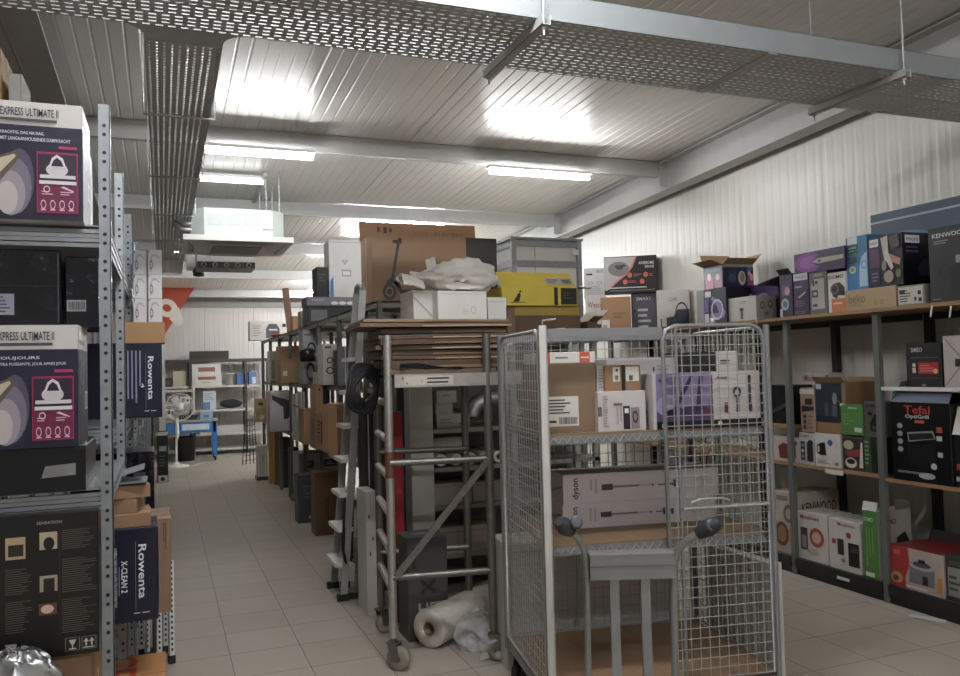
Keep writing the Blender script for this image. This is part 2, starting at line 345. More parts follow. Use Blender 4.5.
for k in range(4):
    M = Matrix.Rotation(k*R90, 4, 'Z'); mb = MB()
    v = [M @ Vector((-hw*.62 + 1.24*hw*i/12, -hw*.78 + .05*abs(i/6-1)**3*-1, -.002 - .02*(1-abs(i/6-1)**4))) for i in range(13)]
    w_ = [p + M.to_3x3() @ Vector((0, .085, .012)) for p in v]
    mb.add(v + w_, [(i, i+1, 14+i, 13+i) for i in range(12)], AW); mb.add([p + M.to_3x3() @ Vector((0,-.012,.0)) for p in v] + v, [(i, i+1, 14+i, 13+i) for i in range(12)], DK); mb.build('louvre', t)
for x in (-hw*.8, hw*.55, hw*.8):
    for y in (-hw*.5, hw*.6): MB().tube([(x, y, .2), (x, y, cz(7.95+hw+y) - z)], .008, GAL, 6).build('hanging_rod', t)
mb = MB()
for i, (y, zz) in enumerate(((-.5, .09), (-.42, .16), (-.32, .22), (-.48, .26))):
    mb.tube([(-q, y, zz), (-q-.08, y-.02, zz), (-q-.14, y+.03, zz+.05), (-q-.14, y+.25, zz+.08)], .022, mat('#b9bcbc', 'metal'), 8)
mb.build('refrigerant_pipe', t)
MB().bar((cx+.26, 8.1, cz(8.1)-.06), (cx+.26, 9.2, cz(9.2)-.06), .04, .03, GALD).build('mounting_rail', None)
tag(bpy.data.objects['mounting_rail'], 'grey slotted mounting rail on the ceiling above the air conditioner rods', 'rail')
a, b = at(197, 265, Y=10.4), at(255, 265, Y=10.4); z0 = at(225, 268, Y=10.4).z
t = thing('air_outlet_box', 'white hanging air outlet box with five round black nozzles', 'air outlet', ((a.x+b.x)/2, 10.6, z0)); w = (b.x-a.x)/2
MB().box(-w, -.2, .075, w, .25, .27, mat('#dcdcd8', 'paint')).box(-w*.7, -.21, .12, -w*.5, -.2, .2, mat('#bfc0bd', 'paint')).build('casing', t)
MB().box(-w, -.21, 0, w, .25, .075, DK).build('nozzle_strip', t)
for i in range(5):
    M = Matrix.Translation((-w*.78 + w*.39*i, -.21, .036)) @ Matrix.Rotation(R90, 4, 'X')
    MB().lathe([(.033, 0), (.033, .012), (.024, .012), (.018, -.0), (0, -.0)], mat('#8e8e8c', 'metal'), 12, M).build('nozzle', t)
for x in (-w*.7, w*.7): MB().tube([(x, 0, .27), (x, 0, cz(10.6)-z0)], .006, GAL, 6).build('hanging_rod', t)
a, b = at(187, 258, Y=11.2), at(199, 258, Y=11.2)
t = thing('duct_box', 'plain white block of ducting between the long tray and the outlet box', 'duct', ((a.x+b.x)/2, 11.4, at(190, 267, Y=11.2).z))
MB().box(-(b.x-a.x)/2, -.2, 0, (b.x-a.x)/2, .2, .25, AW).build('casing', t)
MB().tube([(0,0,.25),(0,0,cz(11.4)-t.location.z)], .006, GAL, 6).build('hanging_rod', t)
MB().lathe([(.0,-.1),(.07,-.09),(.08,-.02),(.05,.02),(0,.02)], mat('#3d3b39', 'plastic'), 12, Matrix.Translation(((b.x-a.x)/2, -.12, -.02))).build('knob', t)
a = at(130, 245, Y=13)
t = thing('air_pipe', 'pair of grey insulated pipes hanging under the roof left of the long tray', 'pipe', (-.35, 13.6, a.z))
for z in (0, .16): MB().tube([(-3, 0, z), (.25, 0, z)], .055, mat('#8f8f8d', 'paint'), 12).build('pipe_run', t)
for x in (-.1, -1.2): MB().tube([(x, 0, .2), (x, 0, cz(13.6)-a.z)], .006, GAL, 6).build('hanging_rod', t)
# red sign cloth on the back wall
a = [at(px, py, Y=16.45) for px, py in ((118, 281), (199, 281), (160, 342), (118, 342))]
cl = mat('#a8503c', 'cloth'); mb = MB(); mb.prism(a[::-1], (0, .02, 0), cl)
c = at(167, 308, Y=16.448); wm = mat('#d8cfc6', 'cloth'); M = Matrix.Translation(c) @ Matrix.Rotation(R90, 4, 'X') @ Matrix.Rotation(-.5, 4, 'Z')
n = 20; R0, R1 = .17, .07
ring = [M @ Vector((r*math.cos(2*math.pi*i/n)*1.15, r*math.sin(2*math.pi*i/n), .004)) for r in (R0, R1) for i in range(n)]
mb.add(ring, [(i, (i+1)%n, n+(i+1)%n, n+i) for i in range(n)], wm)
mb.add([M @ Vector(p) for p in ((.13,-.16,.005),(.34,-.22,.005),(.40,-.10,.005),(.17,.12,.005))], [(0,1,2,3)], wm)
tag(mb.build('wall_banner'), 'red slanted banner with a pale rounded letter high on the back wall', 'banner')
# ================================================================ LEFT RACK
ZN = mat('#94979a', 'galv'); ZD = mat('#7d7f82', 'galv'); HOLE = mat('#17181a', 'rubber'); CARD = '#9c7a58'
def hole_post(mb, x, y, z0, z1, s=.034):
    mb.box(x-s, y, z0, x, y+.003, z1, ZN); mb.box(x-.003, y, z0, x, y+s, z1, ZN); mb.box(x-s, y+.003, z0, x-s+.006, y+.012, z1, ZN)
    z = z0 + .06; i = 0
    while z < z1 - .03:
        for dz in (0, .028):
            mb.add([(x-s*.5+.006*math.cos(a), y-.0006, z+dz+.006*math.sin(a)) for a in [k*math.pi/4 for k in range(8)]], [tuple(range(8))], HOLE)
            mb.add([(x+.0006, y+s*.5+.006*math.cos(a), z+dz+.006*math.sin(a)) for a in [k*math.pi/4 for k in range(8)]], [tuple(range(8))], HOLE)
        z += .085
RX0, RX1 = -.72, -.146
rack = thing('steel_rack', 'long galvanised steel rack with perforated posts at the left edge of the photo', 'rack', (RX1, 2.75, 0))
PY = [2.75 + .92*i for i in range(10)]
for i, y in enumerate(PY):
    for x in (RX1, RX0):
        m = MB(); hole_post(m, x - RX1, y - 2.75, 0, 2.45); m.build('post', rack)
ZX = at(133, 622, Y=3.40).z; ZR = at(140, 418, Y=4.30).z
LV = {0: (.40, 1.262, 2.07), 1: (.06, .6, ZR, 2.07), 2: (.06, .55, 1.25, 2.07), 3: (.06, .6, 1.25, 1.80, 2.07)}
for i in range(9):
    for z in LV.get(i, (.06, .62, 1.26, 1.80)):
        y0, y1 = PY[i] - 2.75 + .004, PY[i+1] - 2.75 - .002; m = MB(); xa, xb = RX0 - RX1 + .003, -.004
        m.box(xa, y0, z-.004, xb, y1, z, ZN)
        for zz, o_ in ((z-.012, .0), (z-.026, .004), (z-.04, .0), (z-.055, .004)):
            m.box(xa, y0+.002+o_, zz-.012, xb, y0+.006+o_, zz, ZN); m.box(xb-.006-o_, y0, zz-.012, xb-.002-o_, y1, zz, ZN)
        m.build('shelf', rack)
BLK = '#0b0b0f'; NAVY = '#1b1c33'; MAG = '#7d1c4b'
def usq(ops, s):                                     # squeeze a design into the right-hand share s of a wide face
    m = lambda u: 0 if u == 0 else 1 - s + s*u; o = []
    for p in ops:
        if p[0] == 'p': o.append(('p', [(m(u) if u else 1-s, v) for u, v in p[1]], p[2]))
        elif p[0] == 'e': o.append(('e', m(p[1]), p[2], p[3]*s, p[4], p[5]))
        elif p[0] == 'o': o.append(('o', m(p[1]), p[2], p[3]*s) + p[4:])
        elif p[0] in ('t','td','tu'): o.append((p[0], p[1], m(p[2]), p[3], m(p[4]), p[5], p[6]))
        else: o.append((p[0], m(p[1]), p[2], m(p[3])) + p[4:])
    return o
def steam_box(label, pos, size, fr):
    p = [('r',0,.80,1,1,'#cbc7c3'),('r',0,0,1,.80,'#24233f'),('e',.26,.34,.17,.26,'#5a536c'),('e',.2,.28,.2,.24,'#7b7486'),('e',.16,.22,.17,.19,'#9d959d'),('e',.12,.18,.12,.14,'#bbb3b3'),
         ('p',[(0,.52),(.22,.58),(.26,.52),(.0,.28)],'#6d5a48'),('p',[(0,.50),(.2,.55),(.22,.53),(0,.36)],'#c0b2a0'),
         ('t','EXPRESS ULTIMATE II',.04,.875,.72,.945,'#3a3540'),('r',.04,.83,.7,.855,'#55505a'),
         ('t',fr[0],.04,.715,.55,.745,'#d8d4dc'),('t',fr[1],.04,.665,.86,.695,'#cfcad6'),('r',.72,.61,.94,.635,'#b32d72'),
         ('r',.46,.06,.95,.58,'#a02060'),('r',.475,.075,.935,.565,MAG),('r',.48,.30,.93,.56,'#33253c'),('e',.70,.43,.13,.06,'#cfc6cc'),('p',[(.60,.45),(.64,.53),(.70,.56),(.77,.53),(.81,.45)],'#d9d2d6'),('p',[(.63,.46),(.66,.51),(.70,.535),(.75,.51),(.78,.46)],'#33253c'),
         ('r',.5,.355,.92,.385,'#d2cbd0'),('r',.49,.305,.93,.335,'#d8d2d4'),('l',.52,.21,.66,.25,2,'#d7b4c6'),('l',.74,.21,.9,.25,2,'#d7b4c6'),('o',.58,.26,.04,.03,.3,'#e0c4d2'),('p',[(.74,.28),(.9,.24),(.9,.25),(.78,.29)],'#e0c4d2')]
    for i in range(4): p += [('o',.54+.11*i,.13,.032,.04,.25,'#e0c4d2'),('r',.51+.11*i,.08,.57+.11*i,.09,'#e0c4d2')]
    return carton('steam_iron_box', label, 'box', pos, size, base='#c5c2c0', prints={'F': usq(p, .225/size[0]), 'R': [('r',0,.80,1,1,'#cbc8c6'),('r',0,0,1,.8,'#1d1a2c'),('r',.05,.84,.6,.88,'#6b6674'),('r',.62,.28,.92,.44,'#cfccca'),('b',.66,.3,.88,.42,'#222222'),('o',.35,.6,.16,.1,.2,'#8a8496')]}, group='steam iron boxes')
q = FB(0, 82, 103, 2.70, .26, z=2.0705); w = .56; q['pos'] = (q['pos'][0]+q['size'][0]/2-w/2, 2.83, 2.0705); q['size'] = (w, .26, q['size'][2])
a = steam_box('white and navy steam iron box at the top of the left rack', q['pos'], q['size'], ('KRACHTIG, DAG NA DAG.', 'MET LANGAANHOUDENDE DAMPKRACHT'))
carton('steam_iron_box', 'white box with a purple side standing behind the topmost steam iron box', 'box', (-.50, 3.22, 2.0705), (.52, .26, .345), base='#c5c2c0', prints={'R': [('r',0,0,.5,.82,'#33203f'),('r',.55,.1,.95,.8,'#b5afb3')]}, group='steam iron boxes')
c0 = carton('black_box', 'flat black carton with a small pale label, under the lower steam iron box', 'box', (-.49, 2.93, 1.2625), (.54, .40, .135), base=BLK, kind='gloss', prints={'F': [('r',.0,.93,1,.97,'#2c2c33'),('p',[(.78,.32),(.95,.36),(.95,.62),(.80,.58)],'#8d8d8f')]})
q = FB(0, 78, 325, 2.70, .30, z=top(c0)); w = .56
b = steam_box('white and navy steam iron box lying on a flat black carton, left rack', (q['pos'][0]+q['size'][0]/2-w/2, 2.85, top(c0)), (w, .30, q['size'][2]), ('TOUJOURS', 'ULTRA PUISSANTE, JOUR APRES JOUR'))
zt = top(b)
carton('wrapped_black_box', 'large film wrapped black box with a reflecting label, above the lower steam iron box', 'box', (-.515, 3.0, zt), (.45, .42, .235), base='#101014', kind='film', prints={'F': [('r',.42,.15,.72,.42,'#a3a3b3'),('l',.44,.17,.7,.4,5,'#55555f'),('r',.02,.52,.98,.525,'#3c3c44'),('r',.98,.05,.99,.95,'#404048')]}, group='wrapped black boxes')
carton('wrapped_black_box', 'narrow film wrapped black box behind the post, right of the larger black one', 'box', (-.234, 3.0, zt), (.095, .36, .22), base='#121218', kind='film', prints={'F': [('r',.05,.22,.62,.38,'#b0b0b5'),('b',.1,.24,.58,.36,'#222222')], 'R': [('r',.1,.1,.9,.14,'#54545c')]}, group='wrapped black boxes')
# lower shelf: flat cartons and the dark appliance box
zz = .4005
for i, lb in enumerate(('lowest visible flat brown carton under the dark kitchen machine box', 'middle flat brown carton under the dark kitchen machine box', 'topmost flat brown carton under the dark kitchen machine box')):
    c = carton('flat_carton', lb, 'box', (-.475 + .004*i, 2.96 - .004*i, zz), (.54 - .012*i, .42, .125), base='#8d6c4c', tape='#a98a62', group='flat brown cartons on the left rack'); zz = top(c)
zz = top(c) + .0012
G5 = '#5d5953'
p = [('t','SENSATION',.33,.925,.60,.945,'#a79c90'),('r',.001,.70,.21,.85,'#b9a078'),('r',.03,.72,.19,.80,'#2f2b28'),('r',.36,.75,.55,.87,'#b4a68c'),('e',.46,.79,.06,.045,'#1f1c1a'),('r',.36,.46,.55,.57,'#a89d88'),('r',.40,.46,.52,.55,'#25221f'),('r',.35,.30,.54,.38,'#6e4a40'),('e',.44,.34,.07,.03,'#d8b49a'),
     ('l',.60,.74,.98,.88,10,G5),('l',.60,.44,.98,.68,16,G5),('l',.60,.16,.98,.40,16,G5),('l',.001,.46,.30,.64,12,G5),('l',.001,.20,.30,.42,14,G5),('r',.574,.15,.578,.88,'#4d4a46'),
     ('r',.63,.035,.79,.125,'#8b867e'),('r',.637,.038,.783,.122,'#1c1917'),('p',[(.67,.11),(.75,.11),(.722,.075),(.698,.075)],'#c4beb4'),('r',.704,.05,.716,.08,'#c4beb4'),('r',.67,.044,.75,.052,'#c4beb4'),
     ('r',.81,.035,.97,.125,'#8b867e'),('r',.817,.038,.963,.122,'#1c1917'),('r',.85,.06,.868,.09,'#c4beb4'),('p',[(.83,.088),(.888,.088),(.859,.115)],'#c4beb4'),('r',.912,.06,.93,.09,'#c4beb4'),('p',[(.892,.088),(.95,.088),(.921,.115)],'#c4beb4'),('r',.83,.046,.95,.053,'#c4beb4'),
     ('o',.24,.07,.065,.032,.3,'#c4beb4'),('e',.24,.07,.026,.014,'#c4beb4'),('r',.001,.045,.12,.135,'#9c978f'),('p',[(.006,.05),(.11,.05),(.006,.13)],'#1c1917')]
carton('coffee_machine_box', 'big dark brown box printed with small text and photos, low on the left rack', 'box', (-.466, 2.93, zz), (.56, .42, 1.192 - zz + .012), base='#1e1a18', kind='gloss', prints={'F': usq(p, .245/.56)})
mb = MB()
mb.grid(lambda u, v: Vector((-.39 + .11*math.cos(6.28*u)*math.sin(3.14*max(v,.02)), 2.62 + .045*math.sin(6.28*u)*math.sin(3.14*max(v,.02)), 0.745 + .10*math.cos(3.14*v))) + noise.noise_vector(Vector((math.cos(6.28*u)*5, math.sin(6.28*u)*5, v*9)))*.022, 48, 30, mat('#b9bbbd', 'zinc'))
# (foil bundle lies on a low crate in front of the rack)
tag(mb.build('foil_bundle'), 'crumpled silver foil bundle in the bottom left corner of the photo', 'foil')
carton('storage_crate', 'grey crate under the foil bundle at the bottom left corner', 'crate', (-.44, 2.62, 0), (.34, .2, .64), base='#4c4c50', kind='plastic', prints={'F': [('r',.2,.8,.8,.9,'#222226')]})
# protruding boxes
def rowenta(x1, yt, yb, Y, z, extra, label, wv):
    h = at(135, yt, Y=Y).z - z; xr = at(x1, (yt+yb)/2, Y=Y).x; w = .50; s = wv / w; A = lambda t: 1 - s + s*t
    p = [('td','Rowenta',A(.68),.24,A(.81),.82,'#d9dbe2'),('r',A(.63),.12,A(.636),.86,'#8d90a8'),('r',A(.60),.085,A(.70),.095,'#c9cbd6'),('r',A(.74),.085,A(.86),.095,'#c9cbd6')] + [(o[0],) + tuple([o[1]] if o[0] == 'td' else []) + (A(o[-5]), o[-4], A(o[-3]), o[-2], o[-1]) if o[0] != 'lv' else ('lv', A(o[1]), o[2], A(o[3]), o[4], o[5], o[6]) for o in extra]
    return carton('vacuum_box', label, 'box', (xr - w/2, Y + .125, z), (w, .25, h), base='#191a30', kind='gloss', prints={'F': p, 'R': [('r',.1,.1,.9,.9,'#22233a'),('lv',.3,.2,.7,.8,3,'#6f7290')]}, group='dark vacuum cleaner boxes jutting into the aisle')
xb = rowenta(158, 528, 622, 3.40, ZX + .0005, [('td','X-CLEAN 2',.40,.32,.50,.66,'#dfe1ea'),('td','KABELLOSER NASS- UND TROCKENSAUGER',.29,.17,.33,.80,'#b9bccb'),('lv',.35,.2,.38,.6,1,'#8a8da8')], 'navy vacuum box jutting out low on the left rack, stacked with small brown cartons', .215)
ra = rowenta(162, 343, 418, 4.30, ZR + .0005, [('lv',.10,.15,.55,.9,5,'#7c80a0'),('td','4',.52,.40,.60,.46,'#c9cce0')], 'navy vacuum box jutting out at head height on the left rack', .20)
carton('black_crate', 'black crate on the rack carrying the lower jutting vacuum box', 'crate', (-.43, 3.52, .4005), (.46, .24, ZX - .4005), base='#1a1a1d', kind='plastic', prints={'F': [('r',.1,.3,.9,.7,'#2a2a2e')]})
z = top(xb)
for i, (x0, x1, h, dy, rot, lb) in enumerate(((100, 150, .052, .0, .05, 'lowest of three small brown cartons on the jutting navy vacuum box'), (98, 140, .052, .02, -.12, 'middle of three small brown cartons on the jutting navy vacuum box'), (100, 146, .05, .01, .18, 'topmost of three small brown cartons on the jutting navy vacuum box'))):
    a = at(x0, 520, Y=3.42); b_ = at(x1, 520, Y=3.42)
    c = carton('small_carton', lb, 'box', ((a.x+b_.x)/2, 3.52 + dy*.5, z), (b_.x - a.x, .20, h), rot, base='#93704e', tape='#a78b66', group='small brown cartons on a vacuum box'); z = top(c) + .001
mb = MB(); a = at(122, 482, Y=3.46); mb.bar((a.x-.10, 3.50, z+.012), (a.x+.08, 3.50, z+.06), .18, .006, mat('#8b8c8e', 'card')); mb.bar((a.x-.10, 3.50, z+.006), (a.x+.09, 3.50, z+.008), .18, .006, mat('#77797b', 'card'))
tag(mb.build('grey_card'), 'folded grey card lying on the small brown cartons beside the left rack post', 'card')
carton('pale_carton', 'pale brown carton jutting out behind the lower jutting vacuum box', 'box', (at(171, 552, Y=3.74).x - .20, 3.86, .6005), (.40, .24, at(163, 516, Y=3.74).z - .6005), base='#8a6a56', prints={'F': [('lv',.92,.6,.96,.93,2,'#5d453a'),('r',.0,.97,1,1,'#b8977a')]})
carton('wrapped_black_box', 'film wrapped black carton on the rack below the upper jutting vacuum box', 'box', (-.225, 4.36, .6005), (.36, .30, at(138, 452, Y=4.21).z - .6005), base='#0f0f14', kind='film', prints={'F': [('r',.75,.6,.9,.85,'#3d3d47'),('r',.1,.45,.6,.47,'#33333a')]})
# white shelf posts standing on the floor
for i in range(6):
    x = at(141 + i*6.2, 636, Y=5.0).x; y = 5.06 - .03*i if i % 2 else 5.1; h = .42 + .05*((i*3) % 4) ; mb = MB()
    mb.box(-.014, 0, 0, .014, .004, h, mat('#cfd0ce', 'paint')); mb.box(-.014, 0, 0, -.010, .03, h, mat('#cfd0ce', 'paint')); mb.box(-.017, -.004, 0, .017, .034, .045, mat('#1d1d1f', 'rubber'))
    for k in range(int(h/.03)-2): mb.box(-.005, -.0008, .07+k*.03, .005, .0, .085+k*.03, HOLE)
    tag(mb.build('shelf_post', None, (x, y, 0), .05*i), ('white perforated shelf post on the floor beside the left rack, %s of the row' % ('leftmost', 'second', 'third', 'fourth', 'fifth', 'rightmost')[i]), 'post', 'loose shelf posts beside the rack')
t = thing('display_stand', 'black steel frame standing on the floor behind the orange lettered carton', 'stand', (-.16, 4.85, 0))
MB().tube([(-.12,0,.01),(-.12,0,.42),(.10,0,.42),(.10,0,.01)], .012, DK, 6, closed=True).build('outer_frame', t); MB().tube([(-.05,0,.03),(-.05,0,.36),(.06,0,.36),(.06,0,.03)], .006, mat('#77777a', 'metal'), 6, closed=True).build('inner_frame', t)
c = carton('lettered_carton', 'orange brown carton with big red letters on top, on the floor below the jutting boxes', 'box', (-.155, 3.45, 0), (.31, .50, .45), base='#b27d45', prints={'T': [('td','GE',.18,.50,.66,1.0,'#a8382a'),('r',.12,.40,.42,.46,'#a8382a'),('r',.5,.40,.62,.46,'#a8382a')], 'R': [('r',.9,0,1,1,'#8f6236')]}, tape=None)
# far boxes of the left rack
W = '#c9c6c7'
def kettle(): return [('p',[(.15,.1),(.15,.55),(.28,.82),(.55,.85),(.80,.7),(.80,.62),(.55,.75),(.34,.72),(.25,.5),(.25,.1)],'#a9a8ad'),('e',.25,.38,.12,.2,'#77777f'),('e',.25,.38,.07,.12,'#b9b8be'),('r',.05,.88,.12,.95,'#222222')]
q = FB(138, 165, 322, 4.36, .22, z=top(ra)+.001); bc = carton('brown_carton', 'plain brown carton lying on the upper jutting vacuum box under the white boxes', 'box', (q['pos'][0]-.04, q['pos'][1], q['pos'][2]), (q['size'][0]+.08, .22, q['size'][2]), base='#a9804f', tape='#b79565')
ztop = at(148, 249, Y=4.40).z; hh = (ztop - top(bc)) / 3
for j, (x0, x1) in enumerate(((133, 147.3), (147.7, 162))):
    zz = top(bc)
    for i in range(3):
        a, b_ = at(x0, 280, Y=4.40), at(x1, 280, Y=4.40)
        c = carton('coffee_maker_box', '%s white box of the %s column stacked over the upper jutting vacuum box' % (('lower', 'middle', 'upper')[i], ('left', 'right')[j]), 'box', ((a.x+b_.x)/2, 4.50 + (.02 if j == 0 else 0), zz), (b_.x-a.x, .19, hh - .002), base=W, prints={'F': kettle()}, group='white boxes stacked on the left rack'); zz = top(c)
q = FB(122, 134, 241, 5.0, .2, z=2.0705); carton('blue_box', 'bright blue and white box on the left rack, left of the stacked white boxes', 'box', (q['pos'][0]-.05, 5.1, 2.0705), (q['size'][0]+.1, .2, q['size'][2]), base='#3f79b4', prints={'F': [('p',[(.3,.3),(.5,.25),(.7,.7),(.5,.9)],'#c9d2de'),('r',0,0,1,.22,'#a7bccd'),('r',.6,.75,.9,.92,'#dfe5ec')]})
q = FB(157, 168, 432, 13.2, .3, z=0); carton('coffee_box', 'tall dark slim box with a white foot label beside the standing fan', 'box', q['pos'], q['size'], base='#23292e', prints={'F': [('r',.1,.0,.95,.14,'#d9d8d4'),('e',.5,.07,.2,.04,'#333333'),('r',.2,.62,.85,.72,'#aab2b5'),('l',.2,.3,.85,.55,4,'#5c676c'),('r',.0,.93,1,1,'#cfd1cf')]})
t = thing('white_post', 'tall white shelf post at the end of the left rack, above the dark slim box', 'post', (at(162, 380, Y=13.6).x, 13.6, 0)); m = MB(); m.box(-.045,0,0,.045,.05,at(162, 344, Y=13.6).z,mat('#c5c5c0','paint')).build('column', t); MB().box(-.06,-.01,0,.06,.06,.02,mat('#c5c5c0','paint')).build('foot_plate', t)
# things on top of the near rack, far behind
carton('cream_carton', 'cream carton high at the left edge, above the topmost steam iron box', 'box', (-.80, 4.0, 2.0705), (.36, .3, at(6, 48, Y=3.85).z - 2.07), base='#c9a777', tape='#d8bd92')
carton('white_panel_box', 'narrow white carton beside the cream carton at the top left edge', 'box', (at(15, 75, Y=3.85).x, 3.98, 2.0705), (.05, .24, at(15, 73, Y=3.85).z - 2.07), base='#c4c3bd', prints={'F': [('r',.88,0,.92,1,'#8f8f8a')]})
# ================================================================ BACK OF THE HALL
BKM = mat('#2c2c2d', 'paint'); LG = mat('#b4b2ab', 'paint')
def shelving(name, label, x0, x1, y0, y1, levels, posts_x, h, post_m, shelf_m, back=None):
    t = thing(name, label, 'shelf', (x0, y0, 0))
    for x in posts_x:
        for y in (y0, y1): MB().box(x-x0-.02, y-y0-.02, 0, x-x0+.02, y-y0+.02, h, post_m).build('post', t)
    for z in levels: MB().box(0, 0, z-.035, x1-x0, y1-y0, z-.012, shelf_m).box(0, -.004, z-.04, x1-x0, .01, z, shelf_m).box(0, 0, z-.012, x1-x0, y1-y0, z, shelf_m).build('shelf', t)
    return t
Yb = 17.2
L = [at(215, y, Y=Yb).z for y in (359, 385.5, 409.5, 433.5, 448)]
xa, xz = at(150, 380, Y=Yb).x, at(268, 380, Y=Yb).x
shelving('black_shelving', 'black steel shelving unit along the back wall', xa, xz, Yb, 17.75, L[1:4] + [.12], [xa+.02, at(190, 380, Y=Yb).x, at(246, 380, Y=Yb).x, xz-.02], L[0], BKM, LG)
o = [x for x in bpy.data.objects if x.name.startswith('black_shelving')][0]; MB().box(0, 0, L[0]-.06, xz-xa, .55, L[0], BKM).build('top_shelf', o)
def bk(x0, x1, yt, lev, name, label, cat, base, prints=None, d=.3, dy=.06, **k):
    q = FB(x0, x1, yt, Yb + dy, d, z=lev + .001); return carton(name, label, cat, q['pos'], q['size'], base=base, prints=prints, **k)
bk(190, 229, 351, L[0], 'dark_carton', 'low dark carton on top of the black shelving at the back', 'box', '#33271f')
c = bk(192, 222, 375, L[1], 'white_carton', 'lower of two white cartons with red print on the back shelving', 'box', '#c8c4bd', {'F': [('r',.2,.55,.8,.85,'#8a5a52'),('l',.3,.2,.7,.4,1,'#9a9690')]}, group='white cartons on the back shelving')
bk(192, 221, 364, top(c), 'white_carton', 'upper of two white cartons with red print on the back shelving', 'box', '#cbc7c0', {'F': [('r',.22,.3,.8,.7,'#8f5b54')]}, group='white cartons on the back shelving')
a = at(230, 384, Y=17.4); mb = MB(); mb.lathe([(0,0),(.085,0),(.11,.22),(.115,.22),(.115,.235),(.1,.235),(.078,.01),(0,.01)], mat('#c6c4bb', 'plastic'), 20)
tag(mb.build('bucket', None, (a.x, 17.42, L[1]+.001)), 'pale bucket on the back shelving beside the white cartons', 'bucket')
bk(237, 247, 373, L[1], 'blue_crate', 'blue plastic crate next to the pale bucket on the back shelving', 'crate', '#3f6fae', {'F': [('r',.2,.7,.8,.8,'#28497a')]})
bk(249, 257, 372, L[1], 'blue_crate', 'blue and white crate right of the black post on the back shelving', 'crate', '#5277a5', {'F': [('r',.4,.05,.9,.6,'#b9c3cf')]})
bk(203, 216, 391, L[2], 'paper_pack', 'white and blue paper pack standing on the middle back shelf', 'pack', '#b9c0c6', {'F': [('r',.0,.0,.55,.4,'#5f86b4'),('l',.1,.5,.9,.9,4,'#8d979e')]}, d=.2)
a = at(231, 408, Y=17.4); mb = MB()
mb.grid(lambda u, v: Vector((.22*math.cos(6.28*u)*math.sin(3.14*max(v,.03)), .10*math.sin(6.28*u)*math.sin(3.14*max(v,.03)), .085 + .085*math.cos(3.14*v))) * (1 + .12*noise.noise(Vector((u*6, v*5, 1)))), 24, 12, mat('#26262a', 'cloth')); b_ = mb.build('dark_bag', None, (a.x, 17.42, L[2]+.012)); tag(b_, 'dark bag lying on the middle back shelf', 'bag')
bk(200, 244, 425.5, L[3], 'white_panel_box', 'long pale carton on the lowest back shelf above the blue workbench', 'box', '#b7b5ae', {'F': [('r',.3,.1,.31,.9,'#8d8b85')]})
bk(164, 172, 378, L[1], 'small_dark_box', 'small dark device left of the pale panel on the back shelving', 'box', '#2b2b2e', {'F': [('r',.2,.2,.8,.7,'#55555c')]})
bk(173, 186, 371, L[1], 'beige_panel', 'beige carton standing upright at the left of the back shelving', 'box', '#b3a892')
# white appliance shelf left
t = thing('white_trolley', 'white steel shelf trolley with appliance parts behind the standing fan', 'trolley', (at(180, 420, Y=16.7).x, 16.75, 0)); x0, x1 = at(163, 400, Y=16.7).x - t.location.x, at(194, 400, Y=16.7).x - t.location.x
for x in (x0, x1): MB().box(x-.02, 0, 0, x+.02, .04, 1.55, LG).build('post', t)
for py in (390, 404, 416): z = at(180, py, Y=16.75).z; MB().box(x0, -.01, z-.04, x1, .3, z, LG).build('shelf', t)
for i, (a0, a1, py, h, cl, nm) in enumerate(((167, 177, 404, .16, '#8e8e8a', 'grey'), (180, 190, 404, .13, '#d0cfca', 'white'), (166, 174, 416, .14, '#c9c8c3', 'pale'))):
    q = FB(a0, a1, 380, 16.76, .22, z=at(180, py, Y=16.75).z + .001); carton('appliance', '%s appliance on the white trolley behind the fan, %s' % (nm, ('left on its upper deck', 'right on its upper deck', 'on its lower deck')[i]), 'appliance', q['pos'], (q['size'][0], .22, h), base=cl, kind='plastic', prints={'F': [('r',.15,.3,.5,.8,'#4a4a4c'),('e',.75,.5,.12,.25,'#333333')]})
# workbench
x0, x1 = at(160, 425, Y=16.05).x, at(217, 425, Y=16.05).x; zt = at(190, 420.5, Y=16.05).z
t = thing('workbench', 'blue steel workbench with a grey top at the end of the aisle', 'workbench', (x0, 16.05, 0)); BL = mat('#2f6fae', 'paint'); w = x1 - x0
MB().box(-.02, -.02, zt-.03, w+.02, .6, zt, mat('#9a968e', 'paint')).build('bench_top', t)
MB().box(.02, 0, zt-.23, w-.02, .58, zt-.03, BL).build('apron', t)
MB().box(w*.38, -.012, zt-.18, w*.86, 0, zt-.07, mat('#bfccd6', 'paint')).build('drawer', t)
for x in (.0, w-.07):
    for y in (0, .5): MB().box(x, y, .09, x+.07, y+.07, zt-.03, BL).build('leg', t); MB().lathe([(0,-.02),(.04,-.02),(.04,.02),(0,.02)], DK, 12, Matrix.Translation((x+.035, y+.035, .042)) @ Matrix.Rotation(R90, 4, 'Y')).tube([(x+.035,y+.035,.04),(x+.035,y+.035,.09)], .012, GAL, 6).build('caster', t)
q = FB(200, 213, 412, 16.2, .2, z=zt+.001); carton('blue_toolbox', 'small pale blue case on the right end of the workbench', 'case', q['pos'], q['size'], base='#8aa3b8', prints={'F': [('r',.3,.3,.7,.6,'#3e6a99')]})
q = FB(178, 197, 415, 16.25, .2, z=zt+.001); carton('tool_case', 'flat dark tool case on the blue workbench', 'case', q['pos'], q['size'], base='#232326', kind='plastic', prints={'F': [('r',.4,.4,.6,.9,'#6d6d70')]})
